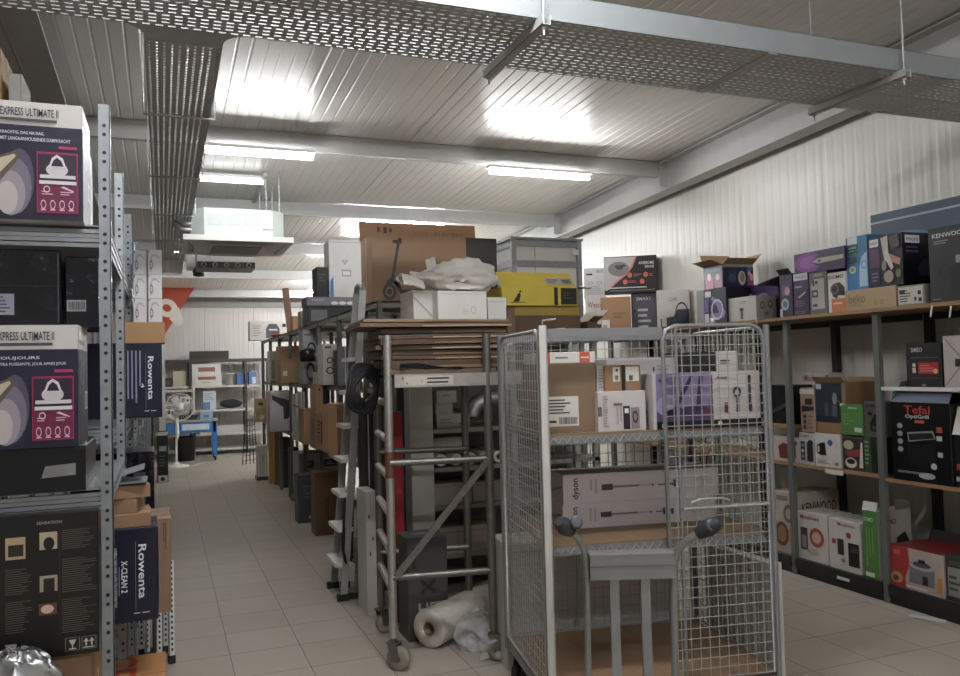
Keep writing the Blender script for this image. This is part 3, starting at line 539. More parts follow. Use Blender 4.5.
a = at(185, 458, Y=16.3); t = thing('waste_bin', 'black round bin under the blue workbench', 'bin', (a.x, 16.35, 0)); MB().lathe([(0,.0),(.17,0),(.20,.42),(.21,.43),(.21,.45),(.19,.45),(.15,.02),(0,.02)], mat('#18181a', 'plastic'), 20).build('body', t); MB().tube([(-.2,0,.44),(-.1,-.02,.5),(.1,-.02,.5),(.2,0,.44)], .006, GAL, 6).build('handle', t)
# fan
a = at(175, 465, Z=0); t = thing('pedestal_fan', 'white standing fan on a round foot at the end of the aisle', 'fan', (a.x+.02, 15.3, 0)); FW = mat('#dcdcd8', 'plastic')
MB().lathe([(0,0),(.21,0),(.21,.02),(.16,.035),(.05,.05),(.03,.09),(0,.09)], FW, 24).build('base', t)
fx = at(180, 407, Y=15.2).x - t.location.x; fz = at(180, 407, Y=15.2).z
MB().tube([(0,0,.05),(0,0,.45),(.02,0,.55),(fx-.06,.1,fz-.05)], .022, FW, 10, radii=[.022,.022,.035,.03]).build('stand', t)
MB().lathe([(0,-.11),(.05,-.10),(.07,0),(.05,.10),(0,.1)], FW, 14, Matrix.Translation((fx, .06, fz)) @ Matrix.Rotation(R90, 4, 'X')).build('motor', t)
m = MB(); fr = .235
for yy, rr in ((-.06, fr), (.0, fr), (-.10, fr*.55), (-.11, .05)): m.tube([(fx + rr*math.cos(i*math.pi/14), -.04+yy, fz + rr*math.sin(i*math.pi/14)) for i in range(28)], .007 if rr == fr else .004, FW, 5, closed=True)
for i in range(30):
    c, s_ = math.cos(i*math.pi/15), math.sin(i*math.pi/15); m.tube([(fx+.05*c, -.15, fz+.05*s_), (fx+fr*.55*c, -.14, fz+fr*.55*s_), (fx+fr*c, -.10, fz+fr*s_), (fx+fr*c, -.04, fz+fr*s_)], .0025, FW, 4)
m.lathe([(0,-.004),(.05,-.004),(.05,.004),(0,.004)], FW, 14, Matrix.Translation((fx,-.155,fz)) @ Matrix.Rotation(R90,4,'X')); m.build('guard', t)
for k in range(3):
    bl = MB(); a0 = k*2*math.pi/3; bl.add([(fx + r*math.cos(a0+d), -.08+dy, fz + r*math.sin(a0+d)) for r, d, dy in ((.03,-.3,.02),(.20,-.35,.03),(.21,.35,-.03),(.03,.5,-.02))] + [(fx + r*math.cos(a0+d), -.077+dy, fz + r*math.sin(a0+d)) for r, d, dy in ((.03,-.3,.02),(.20,-.35,.03),(.21,.35,-.03),(.03,.5,-.02))], [(0,1,2,3),(7,6,5,4),(0,4,5,1),(1,5,6,2),(2,6,7,3),(3,7,4,0)], mat('#a9acad','plastic')); bl.build('blade', t)
m = MB(); m.tube([(.1,-.1,.02),(.2,-.05,.006),(.35,.0,.006),(.3,.2,.006),(.5,.4,.006)], .005, FW, 5).build('cord', t)
# wire stand
a = at(250, 462, Y=15.0); t = thing('wire_stand', 'dark folded wire display stand leaning at the end of the long shelf', 'stand', (a.x, 15.1, 0)); hh = at(252, 419, Y=15).z
for i in range(5):
    x = -.11 + .055*i; m = MB(); m.tube([(x*1.2, -.1, 0), (x*.7+.02, .05, hh-.05), (x*.7+.04, .08, hh)], .009, mat('#3b3b3d', 'metal'), 6); m.build('rod', t)
for i in range(9):
    z = .06 + i*(hh-.1)/8; f_ = i/8; m = MB(); m.tube([(-.13*(1-.4*f_), -.1+.15*f_, z), (.13*(1-.25*f_), -.1+.15*f_, z+.02)], .005, mat('#3b3b3d', 'metal'), 5); m.build('cross_wire', t)
# ================================================================ LONG SHELVES RIGHT OF THE AISLE
PG = mat('#5d605c', 'paint'); MX = 1.48
AY = [13.48 - 1.02*i for i in range(8)] + [5.88]                # post rows, far to near
ZT, Z2, Z3 = 2.118, 1.475, .855
mid = thing('aisle_shelving', 'long grey metal shelving along the right side of the aisle', 'shelf', (MX, AY[-1], 0))
for y in AY:
    for x in (MX, MX + .52, MX + 1.0):
        m = MB(); m.box(x-MX, y-AY[-1]-.022, 0, x-MX+.004, y-AY[-1]+.022, ZT, PG); m.box(x-MX, y-AY[-1]-.022, 0, x-MX+.04, y-AY[-1]-.018, ZT, PG); m.box(x-MX, y-AY[-1]+.018, 0, x-MX+.04, y-AY[-1]+.022, ZT, PG); m.build('post', mid)
for i in range(8):
    y1, y0 = AY[i]-AY[-1]-.024, AY[i+1]-AY[-1]+.024
    for z in ((.10,) if i in (3, 6, 7) else ()) + (Z3, Z2, ZT):
        m = MB(); m.box(.006, y0, z-.012, 1.03, y1, z, mat('#77756f', 'paint')); m.box(.006, y0, z-.05, .010, y1, z, mat('#77756f', 'paint')); m.box(.006, y0, z-.05, 1.03, y0+.004, z, mat('#77756f', 'paint')); m.build('shelf', mid)
def ms(x0, x1, yt, z, Y, d, name, label, base, prints=None, cat='box', **k):   # box standing on the long shelves, end face towards the camera
    q = FB(x0, x1, yt, Y, d, z=z + .0008); return carton(name, label, cat, q['pos'], q['size'], base=base, prints=prints, **k)
def dY(px): return at(px, 372, X=MX + .03).y
# top row
ms(250, 288, 321, ZT, 13.0, .3, 'grill_box', 'white box with a dark grill picture at the far end of the long shelf top', '#c9c6be', {'F': [('p',[(.42,.1),(.42,.6),(.5,.85),(.7,.85),(.78,.6),(.78,.1)],'#4a4d55'),('r',.5,.5,.72,.58,'#c8c8c8'),('l',.08,.2,.3,.8,5,'#a39f98'),('r',.85,.68,.95,.85,'#2b2b2b')]})
a = at(267, 337, Y=12.5); mb = MB(); mb.lathe([(0,0),(.08,0),(.2,.05),(.21,.06),(.2,.065),(.07,.014),(0,.014)], mat('#d8512e', 'plastic'), 24); tag(mb.build('red_dish', None, (1.72, 12.55, ZT+.001)), 'orange red plastic dish on the far end of the long shelf top', 'dish')
a, b_ = at(291, 327, Y=12.0), at(286, 288, Y=12.0); mb = MB(); mb.bar((a.x, 12.0, ZT+.001), (b_.x, 12.08, b_.z), .09, .06, mat('#7a4a31', 'wood'), (0,1,0)); tag(mb.build('brown_plank', None), 'tall brown plank standing upright on the far end of the long shelf', 'plank')
ms(293, 300, 316, ZT, 10.9, .25, 'wooden_box', 'narrow ochre wooden box next to the tall brown plank', '#a57a45')
ms(301, 308, 311, ZT, 10.2, .25, 'grey_box', 'narrow brown and grey box on the long shelf top beside the ochre one', '#8d8478', {'F': [('r',.1,.1,.9,.6,'#5b6a74')]})
gb = ms(308, 372, 306, ZT, 8.9, .35, 'dark_carton', 'long low black carton under the grey box with round white icons', '#2b2b2e', {'F': [('r',.05,.2,.3,.8,'#6e6e72')]})
q = FB(307, 368, 297, 8.88, .36, z=top(gb) + .001); carton('icon_box', 'long grey box with three round white icons on the long shelf top', 'box', q['pos'], q['size'], base='#77767a', prints={'F': [('e',.45,.3,.06,.2,'#d5d3d0'),('e',.58,.3,.06,.2,'#d5d3d0'),('e',.71,.3,.06,.2,'#d5d3d0'),('l',.08,.5,.35,.8,2,'#a8a7aa')]})
zz = top(bpy.data.objects['icon_box']) + .001
q = FB(329, 362, 240, 8.92, .3, z=zz); carton('white_box', 'tall white box with a blue corner stacked on the long grey icon box', 'box', q['pos'], q['size'], base='#cfcfcd', prints={'F': [('r',.38,.36,.66,.48,'#9a9a99'),('r',.41,.385,.63,.455,'#d6d6d4'),('e',.42,.63,.04,.025,'#a8a8a8'),('e',.52,.63,.04,.025,'#a8a8a8'),('e',.47,.59,.04,.025,'#a8a8a8'),('p',[(.03,0),(.12,0),(.12,.36),(.03,.28)],'#3f78b8'),('r',.78,.02,.9,.2,'#7db0d0'),('r',0,.95,1,.965,'#a9a9a7')], 'L': [('r',.1,.05,.9,.3,'#3f78b8')]})
q = FB(317, 328, 267, 8.95, .3, z=zz); carton('black_box', 'upright black box between the back wall and the tall white box', 'box', q['pos'], q['size'], base='#202124', prints={'F': [('l',.2,.5,.8,.8,3,'#4c4d52')]})
# second row
lst = [(270, 278, 351, 11.8, '#b8b2a4', 'beige upright book box on the second shelf, far end', [('r',.2,.1,.6,.7,'#8d8a80')], 'pale_box'),
       (279, 300, 346, 10.9, '#b89066', 'large brown carton on the second long shelf, far end', None, 'brown_carton'),
       (281, 302, 359, 10.2, '#a78158', 'lower brown carton in front of the large one on the second long shelf', [('r',.1,.3,.3,.5,'#d2c9b6'),('r',.6,.1,.95,.55,'#8a8c5a')], 'brown_carton'),
       (303, 317, 357, 8.95, '#a19f9f', 'lower grey box with a black swirl on the second long shelf', [('o',.55,.45,.3,.35,.3,'#2c2c2e'),('r',.0,.93,1,1,'#d7d5d2')], 'swirl_box'),
       (323, 337, 344, 7.75, '#c8c2ba', 'tall white box with a red stripe and dark curls on the second long shelf', [('r',.15,.9,.6,.94,'#333333'),('o',.5,.35,.3,.09,.35,'#57272b'),('o',.5,.6,.25,.08,.35,'#57272b'),('r',.6,.45,.95,.5,'#a05a58')], 'white_box'),
       (336.5, 342.5, 350, 7.6, '#3f4542', 'slim dark green box beside the tall white box', [('l',.2,.2,.8,.9,6,'#6a716e')], 'dark_box'),
       (345, 353, 346, 6.95, '#7e7d86', 'grey striped flat box nearest the ladder on the second long shelf', [('r',.0,.0,.12,1,'#d0cfd3'),('r',.3,.0,.36,1,'#39393f'),('r',.6,0,.66,1,'#39393f')], 'striped_box')]
for x0, x1, yt, Y, cl, lb, p, nm in lst: ms(x0, x1, yt, Z2, Y, .3, nm, lb, cl, {'F': p} if p else None, tape='#a98c66' if nm == 'brown_carton' else None)
sw = [o for o in bpy.data.objects if o.name.startswith('swirl_box')][0]
q = FB(303, 317, 330, 8.96, .3, z=top(sw)+.001); carton('swirl_box', 'upper grey box with a black swirl stacked on its twin', 'box', q['pos'], q['size'], base='#a3a1a1', prints={'F': [('o',.6,.3,.3,.25,.3,'#2c2c2e'),('r',.1,.8,.6,.86,'#5c5b5d')]})
ms(318, 324, 372, Z2, 8.2, .3, 'pale_box', 'small pale box between the swirl boxes and the tall white box', '#b9b6b0', {'F': [('r',.2,.3,.8,.6,'#3b3b3d')]})
# third row, boxes jut into the aisle
a = ms(256, 268, 408, Z3, 12.9, .25, 'small_carton', 'lower of two small yellowish cartons at the far end of the third shelf', '#b09a70', {'F': [('r',.3,.2,.7,.5,'#d7cdb0')]}); q = FB(256, 268, 399, 12.92, .25, z=top(a)+.001); carton('small_carton', 'upper of two small yellowish cartons at the far end of the third shelf', 'box', q['pos'], q['size'], base='#b8a47c', prints={'F': [('r',.2,.3,.6,.6,'#3b342a')]})
q = FB(270, 292, 391, 10.65, .42, z=Z3+.0008); carton('hairdryer_box', 'white and pink box with a black hairdryer picture jutting out of the long shelf', 'box', q['pos'], q['size'], base='#bcb9bb', prints={'F': [('p',[(.1,.90),(.55,.82),(.95,.75),(.95,.42),(.8,.3),(.62,.3),(.60,.6),(.1,.80)],'#26262a'),('r',.0,.94,1,1,'#d6d2d0')], 'L': [('r',.0,.0,1,1,'#c39390'),('p',[(.2,.3),(.8,.7),(.8,.3),(.4,.15)],'#a5605f')]})
ms(296, 301, 394, Z3, 9.0, .3, 'white_box', 'first slim white box in front of the hairdryer box', '#c5c1bd', {'F': [('r',.6,0,.7,1,'#8b6e6a')]}, group='slim white boxes on the third shelf')
ms(301, 305, 392, Z3, 8.8, .3, 'white_box', 'second slim white box beside the open brown carton', '#bdb8b4', {'F': [('r',.4,0,.6,1,'#6e6462')]}, group='slim white boxes on the third shelf')
q = FB(304, 319, 409, 8.55, .32, z=Z3+.0008); carton('brown_carton', 'open brown carton with a dark pan lid inside on the third long shelf', 'box', q['pos'], q['size'], base='#b88c5a', opened=[('L', 60, .12), ('R', 20, .1)])
a = at(311, 404, Y=8.7); mb = MB(); mb.lathe([(0,-.1),(.085,-.1),(.09,0),(.085,.02),(.03,.045),(0,.045)], mat('#2c2c2f', 'metal'), 18); o = bpy.data.objects['brown_carton']
tag(mb.build('pan_lid', None, (q['pos'][0], q['pos'][1], top(o) - .06)), 'dark pan lid sticking out of the open brown carton', 'lid')
a = ms(316, 330, 412, Z3, 7.9, .35, 'brown_carton', 'lower brown carton with a dark picture on the third shelf', '#a07a58', {'F': [('r',.35,.15,.8,.75,'#4d3b33'),('l',.1,.2,.3,.8,6,'#594536')], 'L': [('r',.2,.2,.8,.8,'#5f4a3c')]})
q = FB(316, 330, 384, 7.92, .33, z=top(a)+.001); carton('brown_carton', 'brown carton stacked on the one with a dark picture, third shelf', 'box', q['pos'], q['size'], base='#a9825a', prints={'F': [('r',.5,.05,1,.95,'#27303e'),('e',.25,.8,.06,.06,'#3a2c22')]})
ms(329, 352, 405, Z3, 7.42, .35, 'brown_carton', 'narrow light brown carton left of the one behind the ladder', '#bd9262', {'F': [('r',.45,.3,.7,.5,'#d4cbb8')]}, tape='#b79a70')
ms(337, 352, 404, Z3, 6.8, .4, 'brown_carton', 'tall light brown carton right behind the ladder on the third shelf', '#c6996a', {'F': [('r',.3,.35,.6,.5,'#d9d0bd')]}, tape='#b79a70')
# floor row
def fl(x0, x1, yt, Y, d, name, label, base, prints=None, cat='box', z=0, **k):
    q = FB(x0, x1, yt, Y, d, z=z); return carton(name, label, cat, q['pos'], q['size'], base=base, prints=prints, **k)
fl(258, 268, 446, 12.6, .3, 'white_box', 'white upright carton with a small caption on the floor at the shelf end', '#c1bcb4', {'F': [('lv',.4,.3,.6,.7,1,'#8e8a83')]}, z=.06)
m = MB(); x = at(263, 475, Y=12.6).x; m.box(x-.09, 12.6, .0, x+.09, 12.88, .058, mat('#3a3a3b', 'plastic')); tag(m.build('low_dolly'), 'low dark dolly under the white upright carton at the shelf end', 'dolly')
fl(269, 274, 428, 12.2, .12, 'wooden_board', 'left of two upright ochre boards leaning under the long shelf', '#c69a52', cat='board', kind='wood', group='upright ochre boards')
fl(274.5, 280, 429, 12.0, .12, 'wooden_board', 'right of two upright ochre boards under the long shelf', '#987238', cat='board', kind='wood', group='upright ochre boards')
fl(281, 291, 438, 11.6, .3, 'dark_box', 'dark blue grey box standing on the floor beside the ochre boards', '#30353c', {'F': [('r',.0,.75,1,.77,'#4d535c')]})
fl(291, 299, 448, 10.5, .25, 'black_box', 'black upright box on the floor under the long shelf', '#1b1d20', {'F': [('l',.2,.4,.8,.7,3,'#474a50')]})
q = FB(299, 340, 453, 9.45, .45, z=0); carton('silver_box', 'big silver grey box with two black labels on the floor under the long shelf', 'box', (q['pos'][0], q['pos'][1], .1008), (q['size'][0], .45, at(320, 453, Y=9.45).z - .1), base='#8f9092', prints={'F': [('r',.14,.72,.36,.86,'#1d1e20'),('l',.18,.75,.32,.83,2,'#9a9a9c'),('r',.62,.72,.92,.86,'#1d1e20'),('l',.66,.75,.88,.83,2,'#9a9a9c'),('r',0,.6,1,.61,'#77787a')]})
fl(298, 315, 475, 8.8, .25, 'grey_box', 'slate grey upright box on the aisle floor, left of the tall brown carton', '#4a4c52', {'F': [('l',.3,.5,.7,.8,4,'#6b6e75'),('e',.7,.12,.1,.04,'#a8abb2')]})
fl(315, 338, 472, 8.05, .25, 'tall_carton', 'tall dark brown carton on the aisle floor beside the slate grey box', '#785638', {'F': [('lv',.42,.08,.6,.6,2,'#3c2a1c'),('r',0,.93,1,.94,'#4d3524')]})
# ================================================================ LADDER
AL = mat('#a3a4a1', 'bright'); ALD = mat('#7d7e7b', 'bright')
lad = thing('step_ladder', 'folded aluminium step ladder leaning against the long shelving', 'ladder', (1.16, 5.90, 0))
TOPX, TOPZ = .20, 2.19
for s_ in (-1, 1):
    MB().bar((0, .185*s_, .0), (TOPX, .10*s_, TOPZ),   .022, .048, AL, (1,0,.0)).build('rail', lad)
    MB().bar((.09, .165*s_, .0), (TOPX + .02, .09*s_, 1.66), .02, .03, ALD, (1,0,0)).build('rear_leg', lad)
    MB().box(-.045, .185*s_-.02, 0, .04, .185*s_+.02, .045, mat('#1f1f20', 'rubber')).box(.05, .165*s_-.018, 0, .12, .165*s_+.018, .04, mat('#1f1f20', 'rubber')).build('foot', lad)
for i in range(8):
    z = .25 + .24*i; f_ = z / TOPZ; hw = .185 - .085*f_; x = TOPX*f_; MB().box(x-.075, -hw, z-.02, x+.035, hw, z+.008, mat('#dddcd7', 'paint')).build('step', lad)
m = MB(); m.tube([(TOPX, -.10, TOPZ-.01), (TOPX, -.085, TOPZ+.03), (TOPX, 0, TOPZ+.045), (TOPX, .085, TOPZ+.03), (TOPX, .10, TOPZ-.01)], .022, AL, 8); m.build('top_cap', lad)
for i in range(3): MB().tube([(.09+.03*i, -.15+.1*i, .25+.4*i), (.09+.03*i, .15-.1*i, .25+.4*i)], .008, ALD, 6).build('rear_brace', lad)
m = MB(); m.tube([(.06, -.12, .75), (.02, -.16, .55), (.0, -.2, .35), (.03, -.17, .22), (.07, -.15, .28), (.08, -.14, .6)], .012, mat('#161618', 'rubber'), 6); m.build('strap', lad)
# ================================================================ METAL FRAME TROLLEY WITH CARDBOARD
TP = mat('#77746f', 'galv'); TPL = mat('#b1aea8', 'galv')
tw = thing('frame_trolley', 'grey tubular frame trolley with rungs and castors carrying flattened cartons', 'trolley', (1.135, 4.29, 0), -.145); ZTW = 1.79
posts = {'a': (0, 0), 'b': (.0, .62), 'c': (.545, -.03), 'd': (.545, .60)}
for k, (x, y) in posts.items():
    MB().tube([(x, y, .17), (x, y, ZTW)], .023, TP if k != 'a' else TPL, 12).build('post', tw)
MB().tube([(0,0,1.02),(0,0,1.16)], .025, mat('#6b4434', 'rust'), 12).build('rust_band', tw)
for z in (.42, .62, .82, 1.02, 1.22, 1.42): MB().tube([(0, 0, z), (0, .62, z-.0)], .021, mat('#c1bdb6', 'galv'), 10).build('rung', tw)
for z in (.49, 1.10):
    for y in (-.01, .61): MB().tube([(0, y, z), (.545, y-.02, z)], .019, TP, 10).build('cross_tube', tw)
MB().bar((.02, -.03, .50), (.53, -.05, 1.09), .02, .035, TP).build('diagonal_brace', tw)
m = MB(); m.box(.03, -.05, 1.505, .76, -.02, 1.575, mat('#a8a39b', 'galv')); f_ = Face(m, (.03,-.05,1.505), (.73,0,0), (0,0,.07)); f_.k = 1
f_.run([('r',.07,.15,.44,.85,'#c2bbb0'),('l',.24,.2,.42,.8,2,'#3b3733'),('e',.09,.3,.006,.08,'#2f2b28'),('e',.06,.7,.006,.08,'#2f2b28'),('r',.2,.3,.204,.6,'#8f3a33')]); m.build('plank', tw)
MB().box(-.02, -.02, 1.575, .60, .64, 1.60, mat('#6d5a45', 'wood')).build('deck', tw)
for z in (1.55,): MB().tube([(0,.62,z),(.545,.60,z)], .019, TP, 10).build('cross_tube', tw)
def caster(x, y, rot, parent, r=.065, name='caster', wm=None):
    M = Matrix.Translation((x, y, 0)) @ Matrix.Rotation(rot, 4, 'Z'); m = MB()
    m.lathe([(.0,-.02),(.05*r/.065,-.02),(r,-.014),(r,.014),(.05*r/.065,.02),(0,.02)], wm or mat('#8a8273', 'rubber'), 20, M @ Matrix.Translation((.03,0,r)) @ Matrix.Rotation(R90,4,'X'))
    m.lathe([(0,-.024),(.018,-.024),(.018,.024),(0,.024)], mat('#55534f','metal'), 10, M @ Matrix.Translation((.03,0,r)) @ Matrix.Rotation(R90,4,'X'))
    for s_ in (-1, 1): m.add([M @ Vector(p) for p in ((.0,.026*s_,r-.012),(.05,.026*s_,r-.012),(.03,.026*s_,2*r+.015),(-.025,.026*s_,2*r+.015),(.0,.03*s_,r-.012),(.05,.03*s_,r-.012),(.03,.03*s_,2*r+.015),(-.025,.03*s_,2*r+.015))], [(0,1,2,3),(7,6,5,4),(0,4,5,1),(1,5,6,2),(2,6,7,3),(3,7,4,0)], TP)
    m.box(-.03,-.032,2*r+.012,.036,.032,2*r+.02,TP,M); m.tube([M @ Vector((0,0,2*r+.015)), M @ Vector((0,0,2*r+.06))], .014, TP, 8)
    return m.build(name, parent)
for i, (x, y) in enumerate(posts.values()): caster(x, y, (-.6, .5, -.3, .8)[i], tw)
# flattened cartons
NTH = ['lowest', 'second from the bottom', 'third from the bottom', 'fourth from the bottom', 'middle', 'fourth from the top', 'third from the top', 'second from the top', 'topmost']
z = 1.6016; rn = random.Random(3)
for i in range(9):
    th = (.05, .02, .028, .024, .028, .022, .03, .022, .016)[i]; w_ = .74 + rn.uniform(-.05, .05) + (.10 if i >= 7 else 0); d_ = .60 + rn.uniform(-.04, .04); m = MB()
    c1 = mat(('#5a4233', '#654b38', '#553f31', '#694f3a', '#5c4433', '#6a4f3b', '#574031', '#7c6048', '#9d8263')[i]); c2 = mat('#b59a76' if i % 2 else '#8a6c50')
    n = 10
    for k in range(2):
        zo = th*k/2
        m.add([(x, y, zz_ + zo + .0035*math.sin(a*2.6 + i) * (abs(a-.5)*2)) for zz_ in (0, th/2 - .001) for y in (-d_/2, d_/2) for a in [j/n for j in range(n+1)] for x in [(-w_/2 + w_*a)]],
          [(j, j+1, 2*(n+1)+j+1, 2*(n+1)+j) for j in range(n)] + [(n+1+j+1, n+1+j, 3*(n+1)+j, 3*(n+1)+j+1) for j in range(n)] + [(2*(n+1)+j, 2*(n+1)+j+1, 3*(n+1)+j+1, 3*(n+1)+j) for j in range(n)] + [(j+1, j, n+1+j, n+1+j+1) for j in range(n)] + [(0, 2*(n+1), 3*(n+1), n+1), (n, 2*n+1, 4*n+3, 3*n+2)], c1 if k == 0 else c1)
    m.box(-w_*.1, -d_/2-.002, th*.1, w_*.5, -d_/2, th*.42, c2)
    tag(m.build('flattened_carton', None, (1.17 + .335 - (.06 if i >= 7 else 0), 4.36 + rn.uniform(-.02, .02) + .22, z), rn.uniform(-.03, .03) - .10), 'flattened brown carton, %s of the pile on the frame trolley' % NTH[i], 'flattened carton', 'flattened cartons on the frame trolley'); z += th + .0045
ZC = z
m = MB()                                            # black tarpaulin hanging out of the pile, and cable coil
pts = lambda r, ph: [(1.055 + .75*r*math.cos(a) + .012*math.cos(a*3+ph), 4.50 + .55*r*math.cos(a) + ph*.008, 1.50 + (r*.95)*math.sin(a)) for a in [i*2*math.pi/24 for i in range(24)]]
for i in range(6): m.tube(pts(.085 + .012*i, i*.8), .012, mat('#131317', 'rubber'), 6, closed=True)
tag(m.build('cable_coil'), 'coil of thick black cable hanging on the left side of the frame trolley', 'cable')
m = MB(); m.grid(lambda u, v: Vector((1.19 + .62*u, 4.232 + .02*math.sin(u*9) - .012*v, 1.604 - .03*u*v + .035*v*(1-u) + .006*math.sin(u*17+v*5))), 20, 6, mat('#15151a', 'cloth')); m.grid(lambda u, v: Vector((1.19 + .62*u, 4.248 + .02*math.sin(u*9) - .012*v, 1.6045 - .03*u*v + .035*v*(1-u) + .006*math.sin(u*17+v*5))), 20, 6, mat('#15151a', 'cloth'))
tag(m.build('black_cloth'), 'folded black cloth edge showing under the pile of flattened cartons', 'cloth')
# white boxes and packing bag on the pile
q = FB(438, 487, 291, 4.46, .32, z=ZC); wb = carton('white_box', 'plain white box with a faint drawing under the packing bag, middle of the pile top', 'box', (q['pos'][0], 4.62, ZC), q['size'], base='#cfccc7', prints={'F': [('r',.0,.9,1,.915,'#a9a6a1'),('o',.72,.35,.06,.14,.3,'#b3b0ab'),('l',.5,.2,.65,.4,3,'#b9b6b1')]})
q = FB(414, 437, 290, 4.55, .3, z=ZC); carton('white_box', 'narrow white box with long flaps left under the packing bag', 'box', (q['pos'][0], 4.70, ZC), (q['size'][0], .28, q['size'][2]), base='#c6c3be', prints={'F': [('p',[(.0,.75),(.05,.8),(1,.05),(.95,0)],'#a19e9a'),('r',0,.9,1,.92,'#9f9c98')]})
q = FB(489, 508, 297, 4.5, .3, z=ZC); carton('white_box', 'small white box between the packing bag and the yellow carton', 'box', (q['pos'][0], 4.66, ZC), (q['size'][0], .28, q['size'][2]), base='#cbc8c3', prints={'F': [('r',.1,.8,.9,.82,'#a7a49f')]})
zb = top(wb); a, b_ = at(410, 290, Y=4.6), at(492, 290, Y=4.6); xm = (a.x+b_.x)/2 + .02; hw = (b_.x-a.x)/2
def bagp(u, v):
    t = 2*math.pi*u; r = math.sin(math.pi*max(v, .02)); x = hw*1.05*math.cos(t)*r; y = .17*math.sin(t)*r; zz_ = -math.cos(math.pi*v)
    h = (.075 + .05*math.sin(1.6*(x/hw+.5)))*zz_ + .085
    n_ = noise.noise_vector(Vector((x*7, y*9, zz_*2.5))) * .034 + noise.noise_vector(Vector((x*20, y*24, zz_*7))) * .016
    return Vector((xm + x, 4.60 + y, zb + max(.0, h))) + Vector((n_.x, n_.y, abs(n_.z)))
bagm = mat('#e8e5e0', 'cloth'); m = MB(); m.grid(bagp, 64, 28, bagm)
def cone(base, tip, r, ph):
    base, tip = Vector(base), Vector(tip); ax = (tip-base).normalized(); s1 = ax.orthogonal().normalized(); s2 = ax.cross(s1)
    m.grid(lambda u, v: base.lerp(tip, v) + (s1*math.cos(6.283*u) + s2*math.sin(6.283*u)*.6) * r*(1-.75*v + .5*v*v*(v>.5)) * (1+.3*math.sin(u*19+ph)), 18, 8, bagm)
e = at(431, 259, Y=4.55); cone((e.x+.02, 4.58, zb+.10), e, .055, 1)
e = at(400, 279, Y=4.5); cone((e.x+.14, 4.56, zb+.06), e, .05, 2)
tag(m.build('packing_bag'), 'crumpled white packing bag slumped over the white boxes on the pile', 'bag')
# ================================================================ RACK BEHIND THE FRAME TROLLEY
GR = mat('#8a8a84', 'paint'); CX0, CX1, CY = 1.555, 3.00, 5.3
rc = thing('parts_rack', 'grey metal rack with pale side panels behind the frame trolley', 'rack', (CX0, CY, 0))
MB().box(.02, .475, .02, 1.44, .485, 1.76, mat('#63615c', 'paint')).build('back_panel', rc)  # added sheet; its dark colour stands in for the gloom behind the rack
MB().box(0, 0, 0, .155, .03, 1.78, mat('#bfc1b6', 'paint')).box(0, .03, 0, .012, .5, 1.78, mat('#9c9d94', 'paint')).build('side_panel', rc)
for x in (.74, 1.40):
    for y in (0, .46): MB().box(x, y, 0, x+.045, y+.04, 1.78, GR).build('post', rc)
CL = (.07, .335, .665, .925, 1.19, 1.795)
for z in CL: MB().box(.157, .0 if z < 1.7 else -.02, z-.03, 1.445, .5, z, mat('#8f8e88', 'galv')).build('shelf', rc)
def rb(x0, x1, yt, z, name, label, base, prints=None, Y=5.34, d=.28, **k):
    q = FB(x0, x1, yt, Y, d, z=z+.001); return carton(name, label, 'box', q['pos'], q['size'], base=base, prints=prints, **k)
a = rb(437, 470, 414, 1.19, 'small_box', 'wide white box with red marks, lowest of the three small boxes on the parts rack', '#b3aea6', {'F': [('p',[(.7,.2),(.85,.5),(.82,.55),(.66,.25)],'#a33d38'),('l',.1,.3,.5,.7,2,'#837e77'),('r',.88,.3,.95,.7,'#a33d38')]})
b_ = rb(436, 453, 403, top(a)-.001, 'small_box', 'middle pale box of the three small boxes on the parts rack', '#b0aba2', {'F': [('r',.1,.8,.9,.83,'#8f8a83')]}); rb(437, 457, 391, top(b_)-.001, 'small_box', 'topmost pale box of the three small boxes on the parts rack', '#b8b2a8', {'F': [('l',.3,.5,.8,.75,1,'#8a857e')]})
a = at(476, 425, Y=5.4); m = MB(); pts = []
for i in range(120):
    t_ = i/119; ang = math.pi*(1 - t_); pts.append((a.x + .19 + .16*math.cos(ang)*-1 - .16, 5.45 + .02*math.sin(i), 1.25 + .14*math.sin(ang)))
m.tube([(a.x + .17 - .17*math.cos(math.pi*t), 5.48, 1.253 + .13*math.sin(math.pi*t)) for t in [i/80 for i in range(81)]], .06, mat('#b5b5b3', 'galv'), 14, radii=[.062 if i % 2 else .050 for i in range(81)])
tag(m.build('flexible_duct'), 'bent silver flexible duct hose on the parts rack', 'duct hose')
RW = mat('#c2bdb2', 'film')
def roll(p, ax, ln, r, label, ri=.45, grp=None, core='#2a2724'):
    m = MB(); q_ = Vector(ax).normalized().to_track_quat('Z', 'Y').to_matrix().to_4x4(); M = Matrix.Translation(p) @ q_
    m.lathe([(r*ri,.01),(r*ri,0),(r*.96,0),(r,.006),(r,ln-.006),(r*.96,ln),(r*ri,ln),(r*ri,.01)], RW, 24, M)
    m.lathe([(r*ri,.001),(r*ri*.85,.001),(r*ri*.85,ln),(r*ri,ln)], mat('#8d755a', 'card'), 16, M)
    return tag(m.build('film_roll'), label, 'roll', grp)
for i, px in enumerate((441, 456, 470.5, 484.5, 499)):
    a = at(px, 456, Y=5.33); roll((a.x, 5.33, .926 + .044), (0, 1, 0), .42, .044, 'pale film roll end, %s of the row lying on the parts rack' % ('leftmost', 'second from the left', 'middle', 'second from the right', 'rightmost')[i], grp='film rolls on the parts rack')
a = at(466, 447, Y=5.4); roll((a.x, 5.36, .926 + .088 + .055), (-.92, .39, 0), .26, .055, 'thicker pale film roll lying crosswise on top of the row of rolls')
